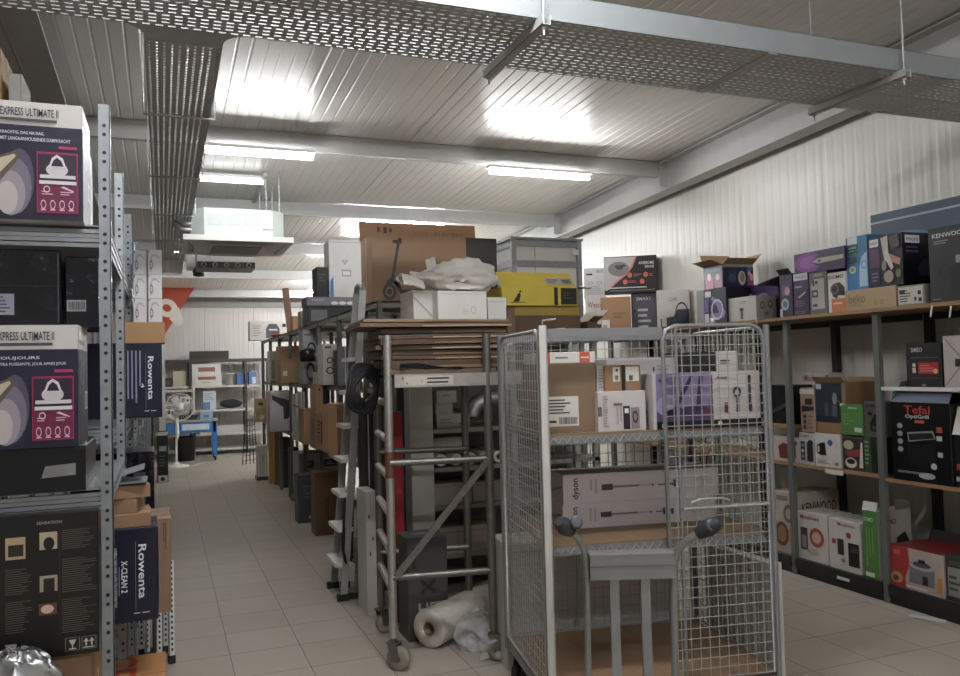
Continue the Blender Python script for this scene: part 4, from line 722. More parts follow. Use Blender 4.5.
b1 = rb(430, 472, 483, .665, 'grey_carton', 'left of two dull cartons on the parts rack below the film rolls', '#aaa092', {'F': [('r',.0,.85,1,.87,'#665f56')]}); rb(473, 505, 481, .665, 'grey_carton', 'right of two dull cartons on the parts rack below the film rolls', '#a2998a', {'F': [('r',.0,.85,1,.87,'#665f56')]})
rb(437, 491, 526, .335, 'grey_carton', 'long dull carton on the lowest used level of the parts rack', '#ada292', {'F': [('r',0,.8,1,.82,'#6a6258')]}, Y=5.32, d=.2)
# yellow carton on the rack
q = FB(508, 580, 306, 5.32, .34, z=1.7955); yb = carton('brown_carton', 'brown carton with a yellow band under the bright yellow box', 'box', (q['pos'][0]+.01, 5.50, 1.7955), q['size'], -.03, base='#80614a', prints={'F': [('r',.10,.72,.99,.99,'#c2a428'),('r',.0,.0,.10,1,'#93745a')], 'L': [('r',.2,.2,.8,.8,'#8c6d54')]})
zy = top(yb); a, b_ = at(502, 290, Y=5.3), at(577, 290, Y=5.3)
yl = carton('yellow_box', 'bright yellow box with a black band, open ends and a white label', 'box', ((a.x+b_.x)/2, 5.47, zy), (b_.x-a.x, .36, at(540, 287, Y=5.3).z - zy), -.02, base='#eed51c', flapc='#4a3426', prints={
  'F': [('r',.68,.02,.73,.98,'#1f1d18'),('r',.77,.05,.985,.95,'#26262a'),('l',.8,.35,.95,.75,3,'#55555a'),('p',[(.22,.2),(.24,.55),(.23,.7),(.20,.6),(.19,.5),(.14,.2)],'#2b2612'),('r',.10,.15,.30,.18,'#2b2612'),('e',.235,.75,.015,.05,'#2b2612')]})
m = MB(); L_, W_ = b_.x-a.x, .36; hz = top(yl) - zy
rot = Matrix.Rotation(-.80, 4, 'X')
m.box(-L_/2, -.002, 0, L_/2*.97, .003, .165, mat('#f2da20', 'card'), Matrix.Translation((0, -W_/2, hz)) @ rot); fm = Matrix.Translation((0, -W_/2, hz)) @ rot
f_ = Face(m, fm @ Vector((-L_/2, -.002, 0)), fm.to_3x3() @ Vector((L_, 0, 0)), fm.to_3x3() @ Vector((0, 0, .165))); f_.k = 1
f_.run([('r',.60,.12,.96,.62,'#cfcbbd'),('l',.62,.2,.78,.55,4,'#77746a'),('b',.82,.22,.94,.5,'#444444')]); m.build('lid_flap', yl)
for s_ in (-1, 1):
    m = MB(); m.prism([(0, -.14, 0), (0, .12, 0), (.15*s_, .02, .02), (.17*s_, -.08, .0), (.12*s_, -.14, -.01)], (0, 0, .006), mat('#3f2c20', 'card')); o = m.build('end_flap', yl, (L_/2*s_, 0, hz + .004))
# ================================================================ THINGS UNDER THE FRAME TROLLEY
a = at(395, 560, Y=4.95); b_ = at(433, 560, Y=4.95)
carton('dark_carton', 'dark grey carton with big pale letters on the floor inside the frame trolley', 'box', ((a.x+b_.x)/2, 4.78, 0), (b_.x-a.x, .22, at(414, 538, Y=4.67).z), base='#4c4a48', prints={'F': [('t','HFT',.25,.24,.95,.36,'#a5a29e'),('r',0,.62,1,.63,'#3a3836'),('p',[(.3,.56),(.34,.59),(.7,.47),(.66,.44)],'#2e2c2b'),('p',[(.66,.59),(.7,.56),(.34,.44),(.3,.47)],'#2e2c2b'),('p',[(.1,.7),(.2,.7),(.15,.82)],'#2a2827')], 'T': [('e',.5,.5,.3,.14,'#77757a')]}, opened=None)
carton('red_carton', 'tall red carton standing between the long shelving and the parts rack', 'box', (at(396, 480, Y=5.05).x + .01, 5.13, 0), (.085, .14, at(396, 412, Y=5.05).z), base='#a02833', prints={'F': [('r',.1,.3,.3,.5,'#7d1d27'),('e',.6,.62,.2,.015,'#c0525a'),('e',.5,.4,.2,.015,'#7d1d27'),('r',0,.2,1,.21,'#c7c2bd')]}, kind='plastic')
m = MB(); a = at(403, 470, Y=5.22); m.box(-.022, 0, 0, .022, .03, 1.72, mat('#1c222e', 'paint')); tag(m.build('blue_post', None, (a.x, 5.24, 0)), 'dark blue steel post standing just right of the red carton', 'post')
carton('white_carton', 'white upright carton between the step ladder and the frame trolley', 'box', (at(372, 515, Y=5.25).x, 5.4, 0), (.075, .26, at(372, 492, Y=5.25).z), base='#c8c6c0', prints={'F': [('e',.3,.8,.08,.02,'#6d6b66'),('e',.6,.62,.08,.02,'#6d6b66'),('e',.35,.5,.08,.02,'#6d6b66')]})
carton('striped_box', 'black and white striped flat box upright behind the ladder legs', 'box', (at(369, 450, Y=5.6).x, 5.68, .0), (.07, .22, at(369, 398, Y=5.6).z), base='#26262b', prints={'F': [('r',.3,0,.42,1,'#b9b8b6'),('r',.7,.3,.9,.45,'#cfcdc9')]})
m = MB(); m.lathe([(0,0),(.04,0),(.05,.03),(.035,.06),(.03,.07),(.05,.085),(0,.1)], mat('#a9a59d', 'plastic'), 12); a = at(440, 606, Y=4.75); tag(m.build('small_fitting', None, (a.x, 4.9, 0)), 'small pale plastic fitting on the floor beside the dark lettered carton', 'fitting')
rl = roll((1.405, 4.52, .112), (.80, .62, 0), .75, .11, 'big roll of white foam sheet lying on the floor behind the mesh cage', ri=.36)
rl.name = 'foam_roll'
def wrap(name, c, s, seed, label):
    m = MB(); m.grid(lambda u, v: Vector((c[0] + s[0]*math.cos(6.283*u)*math.sin(3.14159*max(v,.02)), c[1] + s[1]*math.sin(6.283*u)*math.sin(3.14159*max(v,.02)), max(.002, c[2] - s[2]*math.cos(3.14159*v)))) + Vector((1,1,.25)) * noise.noise(Vector((u*7+seed, v*6, seed))) * .05, 40, 22, FILM); tag(m.build(name), label, 'film')
wrap('plastic_film', (1.66, 4.42, .09), (.13, .09, .12), 3, 'crumpled clear film lying against the white foam roll')
wrap('plastic_film', (1.70, 4.22, .06), (.10, .08, .09), 8, 'clear film bundle on the floor beside the left corner of the mesh cage')
# ================================================================ SCOOTER CARTON AND NEIGHBOURS
a, b_ = at(372, 270, Y=5.98), at(497, 270, Y=5.98); zs = 2.1185; h = at(420, 236, Y=5.98).z - zs; w = b_.x - a.x
SC = '#2f2018'
sc = carton('scooter_carton', 'long brown carton with a printed electric scooter, on top of the long shelving', 'box', ((a.x+b_.x)/2, 6.16, zs), (w, .36, h), base='#9f7d5c', flapc='#a17e5b', prints={
  'F': [('r',.745,.0,1,1,'#3d3a3c'),('t','M 365',.93,.52,.985,.545,'#9a9798'),('t','Electric Scooter',.82,.46,.99,.495,'#8d8a8b'),('t','Pro 2',.94,.40,.985,.43,'#8d8a8b'),
        ('p',[(.195,.90),(.217,.90),(.160,.28),(.138,.28)],SC),('p',[(.160,.88),(.165,.93),(.228,.92),(.228,.87)],SC),('p',[(.205,.96),(.228,.96),(.233,.88),(.20,.88)],SC),('o',.13,.15,.052,.125,.4,SC),('e',.13,.15,.02,.045,SC),('p',[(.125,.34),(.18,.32),(.18,.22),(.215,.12),(.40,.15),(.40,.20),(.225,.18),(.205,.28)],SC),('p',[(.10,.28),(.14,.37),(.175,.30),(.12,.24)],SC)],
  'L': [('r',.45,0,.55,1,'#b6926b')]}, opened=[('L', 2, .004)])
m = MB(); m.box(-.52, -.003, 0, .47, .003, .165, mat('#a8805a', 'card'), Matrix.Translation((0, .175, h)) @ Matrix.Rotation(-.1, 4, 'X')); mm = Matrix.Translation((0, .175, h)) @ Matrix.Rotation(-.1, 4, 'X')
f_ = Face(m, mm @ Vector((-.52,-.003,0)), mm.to_3x3() @ Vector((.99,0,0)), mm.to_3x3() @ Vector((0,0,.165))); f_.k = 1
f_.run([('r',.15,.5,.17,.75,'#5b4332'),('r',.2,.45,.23,.75,'#5b4332'),('r',.25,.5,.27,.7,'#5b4332'),('l',.17,.15,.3,.4,2,'#5b4332'),('t','SCOOTER',.46,.35,.58,.6,'#8d6a49'),('t','ELECTRIC',.64,.33,.92,.58,'#8d6a49')]); m.build('long_flap', sc)
# galvanised cabinet
a, b_ = at(512, 260, Y=6.6), at(582, 260, Y=6.6); zt = at(545, 240, Y=6.6).z; w = b_.x-a.x; d = .62; GF = mat('#a4a8aa', 'galv'); WP = mat('#cccdc9', 'panel')
gc = thing('panel_trolley', 'tall galvanised trolley with white side panels behind the yellow box', 'trolley', (a.x, 6.6, 0))
for x in (0, w-.045):
    for y in (0, d-.045): MB().box(x, y, .13, x+.045, y+.045, zt, GF).build('post', gc)
for z in (.2, .75, 1.3, 1.85, 2.1, 2.50, zt-.06):
    if z in (2.1,): continue
    MB().box(.046, .005, z, w-.046, .04, z+.055, GF).box(.046, d-.04, z, w-.046, d-.005, z+.055, GF).box(.005, .046, z, .04, d-.046, z+.055, GF).box(w-.04, .046, z, w-.005, d-.046, z+.055, GF).build('rail', gc)
MB().box(.05, .02, .26, w-.05, .026, zt-.06, WP).box(w*.33, .018, .26, w*.33+.006, .02, zt-.06, GF).box(.02, .05, .26, .026, d-.05, zt-.06, WP).box(w-.026, .05, .26, w-.02, d-.05, zt-.06, WP).box(.05, d-.026, .26, w-.05, d-.02, zt-.06, WP).build('panel', gc)
MB().box(-.01, -.01, zt, w+.01, d+.01, zt+.02, GF).build('top_plate', gc); MB().box(w-.10, -.012, zt-.13, w-.04, -.0005, zt-.08, mat('#dcdcd6', 'plastic')).build('label_holder', gc)
for x in (.05, w-.05):
    for y in (.05, d-.05): caster(x, y, .4, gc, .05)
# ================================================================ MESH ROLL CAGE
CGL = mat('#a0a09d', 'bright'); CGD = mat('#7f8082', 'bright'); CA = math.radians(-10); CO = Vector((1.51, 3.15, 0)); CW, CD, CT = 1.06, .80, 1.765
cage = thing('roll_cage', 'galvanised wire mesh roll cage with an open left front, in the foreground', 'roll cage', CO, CA)
CM = Matrix.Rotation(CA, 4, 'Z'); ux = CM @ Vector((1,0,0)); uy = CM @ Vector((0,1,0))
def atl(px, py, ly):
    d = CR @ Vector((px - 480, 338 - py, -FPX)); o = Vector((0,0,CH)); t = ((CO + uy*ly - o).dot(uy)) / d.dot(uy); p = o + d*t - CO; return Vector((p.dot(ux), ly, p.z))
def mesh_panel(name, p, u, w, z0, z1, parent, cx=.042, czz=.044, fr=.0095, r=.0024, fm=None, bars=()):
    p = Vector(p); u = Vector(u); m = MB(); P = lambda a, z: p + u*a + Vector((0,0,z)); c = .06
    m.tube([P(0,z0), P(0,z1-c), P(c*.3,z1-c*.3), P(c,z1), P(w-c,z1), P(w-c*.3,z1-c*.3), P(w,z1-c), P(w,z0)], fr, fm or CGL, 8, closed=True)
    for a in bars: m.tube([P(a,z0), P(a,z1)], fr*.8, fm or CGL, 8)
    fo = m.build(name, parent); m = MB(); n = int(w/cx)
    off = u.cross(Vector((0,0,1))) * .004
    for i in range(1, n): a = w*i/n; m.tube([P(a,z0), P(a,z1)], r, CGL, 4)
    k = int((z1-z0)/czz)
    for i in range(1, k): z = z0 + (z1-z0)*i/k; m.tube([P(0,z)+off, P(w,z)+off], r, CGL, 4)
    m.build('mesh', fo); return fo
m = MB(); 
for y in (0, CD-.04): m.box(0, y, .15, CW, y+.04, .195, CGD)
for x in (0, CW-.04, CW*.5): m.box(x, .04, .15, x+.04, CD-.04, .195, CGD)
m.build('base_frame', cage)
MB().box(.012, .012, .196, CW-.012, CD-.012, .208, mat('#a07f5f', 'wood')).build('deck', cage)
for x, y in ((0,0),(CW,0),(0,CD),(CW,CD)):
    m = MB(); m.tube([(x, y, .15), (x, y, CT)], .015, CGD, 10); m.build('post', cage)
m = MB(); m.box(-.012, -.022, .12, .022, -.012, CT+.01, mat('#b9b8b2', 'paint')); m.box(.016, -.022, .12, .022, .004, CT+.01, mat('#b9b8b2', 'paint')); m.tube([(.005,-.017,CT), (.005,-.017,CT+.03), (.06,-.03,CT+.035)], .004, CGL, 6); m.build('hinge_strip', cage)
mesh_panel('left_panel', (0, .03, 0), (0,1,0), CD-.06, .215, CT-.01, cage)
mesh_panel('right_panel', (CW, .03, 0), (0,1,0), CD-.06, .215, CT-.01, cage)
mesh_panel('back_panel', (.03, CD, 0), (1,0,0), CW-.06, .215, CT-.03, cage, .05, .05, bars=(.36,))
dr = mesh_panel('front_door', (.555, -.004, 0), (1,0,0), CW-.575, .215, CT, cage, bars=(.062,), fm=CGD)
m = MB(); m.tube([(.66,-.02,.985),(.70,-.03,1.0),(.80,-.03,1.0),(.84,-.02,.985)], .006, CGL, 6); m.tube([(.62,-.02,.96),(1.03,-.02,.96)], .007, CGL, 6); m.build('latch', dr)
m = MB(); m.box(.0, -.012, CT-.04, CW*.52, .012, CT-.005, CGD); m.build('top_rail', cage); m = MB(); m.box(.02, CD-.012, CT-.035, CW, CD+.012, CT, CGD); m.tube([(.30,CD,CT),(.30,CD,CT+.03),(.36,CD,CT+.035)], .004, CGL, 6); m.lathe([(0,0),(.012,0),(.012,.03),(0,.035)], CGL, 10, Matrix.Translation((.8,0,CT))); m.build('top_rail', cage)
ZA, ZB = 1.305, .83
for z in (ZA, ZB):
    m = MB()
    for y in (.02, CD-.03): m.box(.016, y, z-.045, CW-.016, y+.012, z-.009, CGD)
    for i in range(1, 18): m.tube([(.02, CD*i/18, z-.016), (CW-.02, CD*i/18, z-.016)], .003, CGL, 4)
    for i in range(26): x = .03 + (CW-.06)*i/25; m.tube([(x, .018, z-.040), (x+.02, .018, z-.014), (x+.04, .018, z-.040)], .003, CGL, 4)
    so = m.build('wire_shelf', cage); MB().box(.02, .022, z-.008, CW-.02, CD-.03, z, mat('#8a6f52', 'wood')).build('shelf_board', so)
for i, (x, y) in enumerate(((.06,.06),(CW-.06,.06),(.06,CD-.06),(CW-.06,CD-.06))):
    caster(x, y, (.4, 1.2, -2.4, 2)[i], cage, .052, wm=mat('#1b1b1c', 'rubber'))
def cb(x0, x1, yt, ly, z, d, name, label, base, prints=None, rz=0, yb=None, **k):
    ym = yt + 20; a, b_ = atl(x0, ym, ly), atl(x1, ym, ly); zt = atl((x0+x1)/2, yt, ly).z
    x0_, x1_ = max(a.x, .022), min(b_.x, CW-.022)
    p = CO + ux*((x0_+x1_)/2) + uy*(ly + d/2); return carton(name, label, 'box', (p.x, p.y, z), (x1_-x0_, d, zt-z), CA + rz, base=base, prints=prints, **k)
za = ZA + .0006
LBL = [('r',.02,.09,.64,.52,'#c9c4bb'),('l',.06,.26,.5,.49,5,'#3a3632'),('b',.25,.12,.6,.22,'#2a2826'),('l',.06,.12,.2,.2,1,'#3a3632')]
bb = cb(545, 596, 363, .10, za, .42, 'brown_carton', 'big brown carton with a white shipping label inside the mesh cage, upper shelf', '#836a4f', {'F': LBL + [('r',0,.60,1,.604,'#735740')]})
cb(545, 596, 352, .11, top(bb), .38, 'flat_box', 'flat white box with orange red squares on top of the big labelled carton', '#c9c4bf', {'F': [('r',.02,.0,.10,1,'#c04f38'),('r',.68,.02,.88,.98,'#c04f38'),('l',.2,.4,.6,.6,1,'#6f6a66'),('r',.7,.4,.86,.55,'#d8c8c0')]})
w1 = cb(598, 646, 391, .06, za, .22, 'phone_box', 'white box with a dark picture column in front of the brown strapped parcel', '#bfb8b7', {'F': [('r',.52,.04,.66,.62,'#232326'),('r',.55,.44,.63,.56,'#d8d6d3'),('r',.68,.04,.86,.58,'#8d7f84'),('o',.77,.34,.06,.16,.4,'#4a2d33'),('r',.32,.64,.5,.70,'#6f686a'),('l',.1,.1,.22,.9,12,'#a09998'),('lv',.36,.1,.5,.6,2,'#9f9898'),('r',.0,.38,.025,.62,'#3a3638'),('r',.04,.38,.065,.62,'#3a3638')]})
pc = cb(605, 641, 365, .08, top(w1), .2, 'brown_parcel', 'small brown parcel with a black strap and two white labels in the mesh cage', '#94704a', {'F': [('r',.22,.36,.42,.92,'#cfcac3'),('r',.58,.36,.94,.92,'#cfcac3'),('r',.46,0,.56,1,'#1f1f22'),('b',.27,.42,.37,.6,'#222222'),('b',.66,.4,.78,.6,'#222222'),('r',.3,.75,.36,.85,'#333333')]})
cb(597, 605, 366, .10, top(w1), .2, 'slim_white_box', 'slim white box wedged left of the brown strapped parcel', '#b3adab', {'F': [('l',.2,.1,.8,.9,7,'#8f8988')]})
wl = cb(607, 690, 358, .34, za, .2, 'long_white_box', 'wide white box standing at the back of the upper cage shelf', '#b6b0b0', {'F': [('r',.55,.8,.57,.86,'#333333'),('r',.85,.78,.88,.85,'#2b2b2b'),('r',.92,.78,.95,.85,'#2b2b2b'),('l',.6,.8,.8,.9,2,'#8b8686')]})
PV = [('r',.05,.0,1,1,'#8d7fa6'),('r',.05,0,1,.14,'#17161b'),('p',[(.05,.14),(1,.14),(1,.45),(.6,.34),(.3,.42),(.05,.3)],'#5f4f80'),('e',.25,.42,.2,.2,'#a79bbd'),('e',.7,.3,.25,.12,'#4c3a68'),
      ('p',[(.28,.28),(.38,.32),(.62,.78),(.70,.96),(.64,.96),(.54,.76)],'#3b3050'),('p',[(.72,.3),(.80,.32),(.86,.94),(.79,.94)],'#40345a'),('e',.30,.28,.10,.07,'#241c36'),('t','dyson',.09,.83,.24,.91,'#2a2236'),('r',.13,.03,.2,.10,'#cfccd2'),('r',.86,.2,.96,.32,'#6d2f4c')]
d1 = cb(653, 711, 373, .03, za, .16, 'vacuum_box', 'white and purple vacuum cleaner box behind the mesh cage door', '#bdb7b8', {'F': PV, 'L': [('l',.2,.1,.7,.4,5,'#8d8688')]})
d2 = cb(713, 760, 371, .03, za, .16, 'hair_tool_box', 'white hair styler box with a dark base stripe, right end of the cage shelf', '#c3bcba', {'F': [('r',0,0,1,.14,'#17161b'),('t','dyson',.08,.85,.3,.92,'#2a2628'),('o',.5,.62,.09,.1,.5,'#2d3350'),('r',.48,.26,.54,.52,'#39405f'),('r',.74,.3,.80,.86,'#4a4652'),('e',.77,.88,.035,.05,'#343440'),('r',.22,.26,.30,.44,'#7a3440'),('r',.75,.26,.81,.42,'#4a4560'),('r',.08,.04,.16,.11,'#cfccd2')]})
k1 = cb(688, 716, 352, .22, za, .3, 'black_box', 'plain black box on the upper cage shelf behind the vacuum cleaner box', '#1e1d20', {'F': [('r',0,.9,1,.91,'#3c3b40')]})
cb(717, 746, 351, .22, za, .28, 'white_box', 'white box with one dark caption behind the hair styler box', '#c7c0ba', {'F': [('r',.15,.86,.6,.88,'#4d494a'),('l',.15,.82,.6,.85,1,'#6d6868')]})
DY = [('tu','dyson',.055,.14,.105,.86,'#1f1c20'),('lv',.16,.2,.22,.8,2,'#a49b9d'),('r',.26,.47,.48,.54,'#7d6f74'),('p',[(.24,.40),(.31,.40),(.31,.62),(.24,.60)],'#4b3d44'),('r',.48,.485,.56,.525,'#a5989a'),('e',.565,.50,.008,.035,'#5a4c50'),('r',.60,.48,.65,.52,'#4b4145'),('r',.645,.36,.66,.64,'#4b4145'),('r',.67,.48,.70,.52,'#4b4145'),('r',.70,.36,.715,.64,'#4b4145'),('o',.87,.5,.035,.16,.25,'#a39a9b')]
zb0 = ZB + .0006
v1 = cb(563, 716, 500, .34, zb0, .24, 'vacuum_box', 'lower of two long white vacuum cleaner boxes on the middle cage shelf', '#bcb3b4', {'F': DY, 'L': [('p',[(.1,.3),(.9,.6),(.9,.52),(.1,.22)],'#6d6468')]})
v2 = cb(563, 719, 471, .345, top(v1), .24, 'vacuum_box', 'upper of two long white vacuum cleaner boxes on the middle cage shelf', '#beb6b6', {'F': DY, 'L': [('p',[(.1,.3),(.9,.6),(.9,.52),(.1,.22)],'#6d6468')]})
# behind and beside the cage
carton('white_carton', 'large white carton on the floor behind the mesh cage', 'box', (CO + ux*.50 + uy*1.02 + Vector((0,0,0))), (.98, .30, .66), CA, base='#c9c6c0', prints={'F': [('e',.62,.55,.03,.12,'#29282a'),('e',.62,.55,.02,.09,'#77757a'),('r',.0,.93,1,.94,'#a5a29c')]})
carton('pale_carton', 'pale upright carton standing at the right side of the mesh cage', 'box', (CO + ux*1.17 + uy*.50), (.07, .50, .62), .02, base='#c3c1ba', prints={'L': [('r',0,.9,1,.91,'#a29f98')]})
# open tray carton behind the cage on the parts rack
a, b_ = at(588, 322, Y=5.25), at(688, 322, Y=5.25); xw = min(b_.x, 2.99) - a.x
carton('open_tray_carton', 'open low brown carton with folded out flaps behind the top of the mesh cage', 'box', ((a.x + xw/2), 5.44, 1.7955), (xw, .34, at(640, 321, Y=5.25).z - 1.7955), .03, base='#7d5e44', flapc='#8a6a4d', opened=[('F', 70, .1), ('R', 50, .14), ('B', 10, .05)])
# ================================================================ HAND TRUCK IN FRONT
HG = mat('#8b8d8e', 'metal'); HK = mat('#2c2d30', 'rubber'); HY = 2.68
HN = Vector((.364, .931, 0)).normalized(); HU = Vector((HN.y, -HN.x, 0)); H0 = at(630, 560, Y=HY)
def P(px, py):
    d = CR @ Vector((px - 480, 338 - py, -FPX)); c = Vector((0, 0, CH)); return c + d * ((H0 - c).dot(HN) / d.dot(HN))
o = P(630, 560); ht = thing('hand_truck', 'grey steel hand truck with two black grips in front of the mesh cage', 'hand truck', (o.x, o.y, 0), math.atan2(HU.y, HU.x))
def loc(v): return Vector(((v - o).dot(HU), 0, v.z))
for s_, top_, pts in ((-1, None, [(588, 640), (587, 590), (586, 562), (583, 548), (576, 535), (568, 527)]), (1, None, [(675, 640), (674, 590), (674, 562), (676, 550), (684, 538), (696, 529)])):
    q = [loc(P(*p)) for p in pts]; foot = Vector((q[0].x, 0.06, .12)); q = [foot] + q
    for i, v in enumerate(q[-3:]): v.y -= .02*(i+1)
    MB().tube(q, .0145 if s_ > 0 else .0125, HG, 12).build('side_tube', ht)
    g0 = q[-1]; g1 = loc(P(556, 516) if s_ < 0 else P(712, 516)); g1.y = -.11
    d = (g1 - g0); gm = MB(); gm.tube([g0 - d*.12, g0 + d*.1, g0 + d*.45, g0 + d*.8, g0 + d*1.0], .02, HK, 14, radii=[.022, .027, .032, .027, .017]); e = loc(P(573, 517) if s_ < 0 else P(704, 520)); e.y = -.11
    gm.tube([e + Vector((0, .07, -.015)), e + Vector((0, .01, 0)), e, e + Vector((0,-.004,.001))], .02, mat('#4b5057', 'plastic'), 16, radii=[.024, .025, .024, .016]); gm.build('grip', ht)
a, b_ = loc(P(589, 553)), loc(P(674, 577)); MB().box(a.x, -.022, b_.z, b_.x, .022, a.z, HG).box(a.x-.004, -.026, a.z-.004, b_.x+.004, .026, a.z+.004, mat('#a9abab', 'metal')).box(a.x, -.026, (a.z*.55+b_.z*.45), b_.x, -.022, (a.z*.5+b_.z*.5), mat('#77797a', 'metal')).build('cross_plate', ht)
for x0, x1 in ((610, 619), (641, 650)):
    u, v = loc(P(x0, 600)), loc(P(x1, 600)); MB().box(u.x, -.012, .18, v.x, .012, b_.z, HG).build('inner_bar', ht)
MB().box(-.2, -.02, .0, .2, .16, .012, HG).box(-.2, .05, .012, .2, .06, .20, HG).build('toe_plate', ht)
for s_ in (-1, 1): MB().lathe([(0,-.025),(.05,-.025),(.095,-.02),(.10,0),(.095,.02),(.05,.025),(0,.025)], HK, 20, Matrix.Translation((.21*s_, -.06, .10)) @ Matrix.Rotation(R90, 4, 'Y')).build('wheel', ht)
# ================================================================ RIGHT SHELVES
WD = mat('#9c7a50', 'wood'); SX = 4.39
rs = thing('stock_shelving', 'long stock shelving with wooden planks along the right wall', 'shelf', (SX, 2.2, 0))
RY = [2.30, 3.17, 4.055, 4.89, 5.76, 6.62, 7.48, 8.30]; TPZ = 1.925
for y in RY:
    MB().box(0, y-2.2-.022, 0, .004, y-2.2+.022, TPZ-.026, PG).box(.004, y-2.2-.022, 0, .036, y-2.2-.017, TPZ-.026, PG).box(.004, y-2.2+.017, 0, .036, y-2.2+.022, TPZ-.026, PG).build('post', rs)
    MB().box(.47, y-2.2-.025, 0, .52, y-2.2+.025, TPZ-.026, mat('#242425', 'paint')).build('rear_post', rs)
def plank(y0, y1, z, m, th=.024, name='plank', x0=.006, x1=.54): return MB().box(x0, y0-2.2, z-th, x1, y1-2.2, z, m).build(name, rs)
for i in range(len(RY)-1):
    y0, y1 = RY[i]+.024, RY[i+1]-.024
    plank(RY[i]+.001, RY[i+1]-.001, TPZ, WD, name='plank', x0=-.035, x1=.56)
    plank(y0, y1, .125, mat('#4a4846', 'paint')); MB().box(.012, y0-2.2, .0, .03, y1-2.2, .10, mat('#161617', 'paint')).box(-.01, y0-2.2, .055, .01, y1-2.2, .125, mat('#161617', 'paint')).build('kick_plate', rs)
    plank(y0, y1, .815 if i < 2 else .83, WD)
    MB().box(.44, y0-2.2, TPZ-.075, .465, y1-2.2, TPZ-.03, mat('#242425', 'paint')).build('rear_rail', rs)
plank(RY[1]+.024, RY[2]-.024, 1.41, mat('#d0cec8', 'paint')); plank(RY[0]+.024, RY[1]-.024, 1.41, mat('#d0cec8', 'paint')); plank(RY[3]+.024, RY[4]-.024, 1.105, WD)
for px, py in ((757, 318), (932, 306), (951, 306)):
    a = at(px, py, X=SX-.04); m = MB(); m.tube([(-.04, a.y-2.2, a.z), (-.05, a.y-2.2-.004, a.z-.02), (-.045, a.y-2.2+.006, a.z-.05), (-.042, a.y-2.2+.012, a.z-.065)], .005, mat('#dcdcd8', 'plastic'), 5); m.build('cable_tie', rs)
a, b_ = at(826, 472, X=SX-.005), at(843, 476, X=SX-.005); MB().box(-.012, b_.y-2.2, .79, -.0005, a.y-2.2, .822, mat('#cfcdc6', 'card')).build('paper_label', rs)
a = at(842, 572, X=SX-.015); MB().box(-.0125, a.y-2.2-.06, .065, -.0105, a.y-2.2+.05, .085, mat('#cfcdc6', 'card')).build('floor_label', rs)
zt, zm, z0, z1 = TPZ + .0006, .8306, .1256, .8156
def S_(x0, x1, yt, z, d, name, label, base, prints=None, X=4.40, rot=0, **k):
    q = SB(x0, x1, yt, z, d, X=X); q['rz'] += rot; return carton(name, label, 'box', q['pos'], q['size'], q['rz'], base=base, prints=prints, **k)
def band(c, t='PHILIPS', u1=.9): return [('r',.06,.80,u1,.93,'#d9d6d6'),('t',t,.12,.835,u1-.06,.895,c)]
# --- far end of the top plank: boxes facing the hall
def far(x0, x1, yt, z, Y, d, name, label, base, prints=None, **k):
    c = at((x0+x1)/2, yt+20, Y=Y); n = Vector((c.x, c.y, 0)).normalized(); u = Vector((n.y, -n.x, 0)); e = []
    for px in (x0, x1):
        r = CR @ Vector((px - 480, 338 - yt - 20, -FPX)); o = Vector((0, 0, CH)); e.append((r * ((c - o).dot(n) / r.dot(n)) + o - c).dot(u))
    zt_ = at((x0+x1)/2, yt, Y=Y).z; p = c + u*sum(e)/2 + n*d/2; return carton(name, label, 'box', (p.x, p.y, z), (e[1]-e[0], d, zt_-z), math.atan2(u.y, u.x), base=base, prints=prints, **k)
c1 = far(586, 605, 298, zt, 7.9, .16, 'white_box', 'lower white box with red lettering at the far end of the right top plank', '#c9c6c2', {'F': [('t','Wesco',.1,.74,.9,.9,'#a8443e'),('r',.3,.0,.9,.3,'#3a3a3d')]})
far(584, 606, 268, top(c1), 7.92, .16, 'white_box', 'upper white box with black caption and grey rings, far end of the right top plank', '#cfccc9', {'F': [('r',.12,.76,.4,.82,'#232325'),('t','BCC',.6,.84,.9,.92,'#5a5a5e'),('o',.3,.5,.12,.06,.3,'#a9a7a6'),('o',.7,.5,.12,.06,.3,'#a9a7a6'),('l',.1,.1,.9,.4,5,'#aaa8a6')]})
c2 = far(601, 631, 297, zt, 7.45, .20, 'brown_carton', 'brown carton with a small white label under the black drone box', '#a57c4f', {'F': [('r',.02,.03,.28,.38,'#d0cbc2'),('b',.06,.1,.2,.25,'#555555'),('l',.4,.4,.9,.6,2,'#8a6642')]}, tape='#c2a06f')
c3 = far(631.5, 657, 293, zt, 7.45, .20, 'grey_box', 'slate grey box with white list text under the right half of the black drone box', '#5c5a66', {'F': [('t','SMART',.2,.82,.8,.9,'#c9c7cc'),('l',.25,.1,.85,.65,4,'#b6b4ba'),('r',.1,.1,.16,.2,'#26252b'),('r',.1,.3,.16,.4,'#26252b'),('r',.1,.5,.16,.6,'#26252b')]})
z = max(top(c2), top(c3))
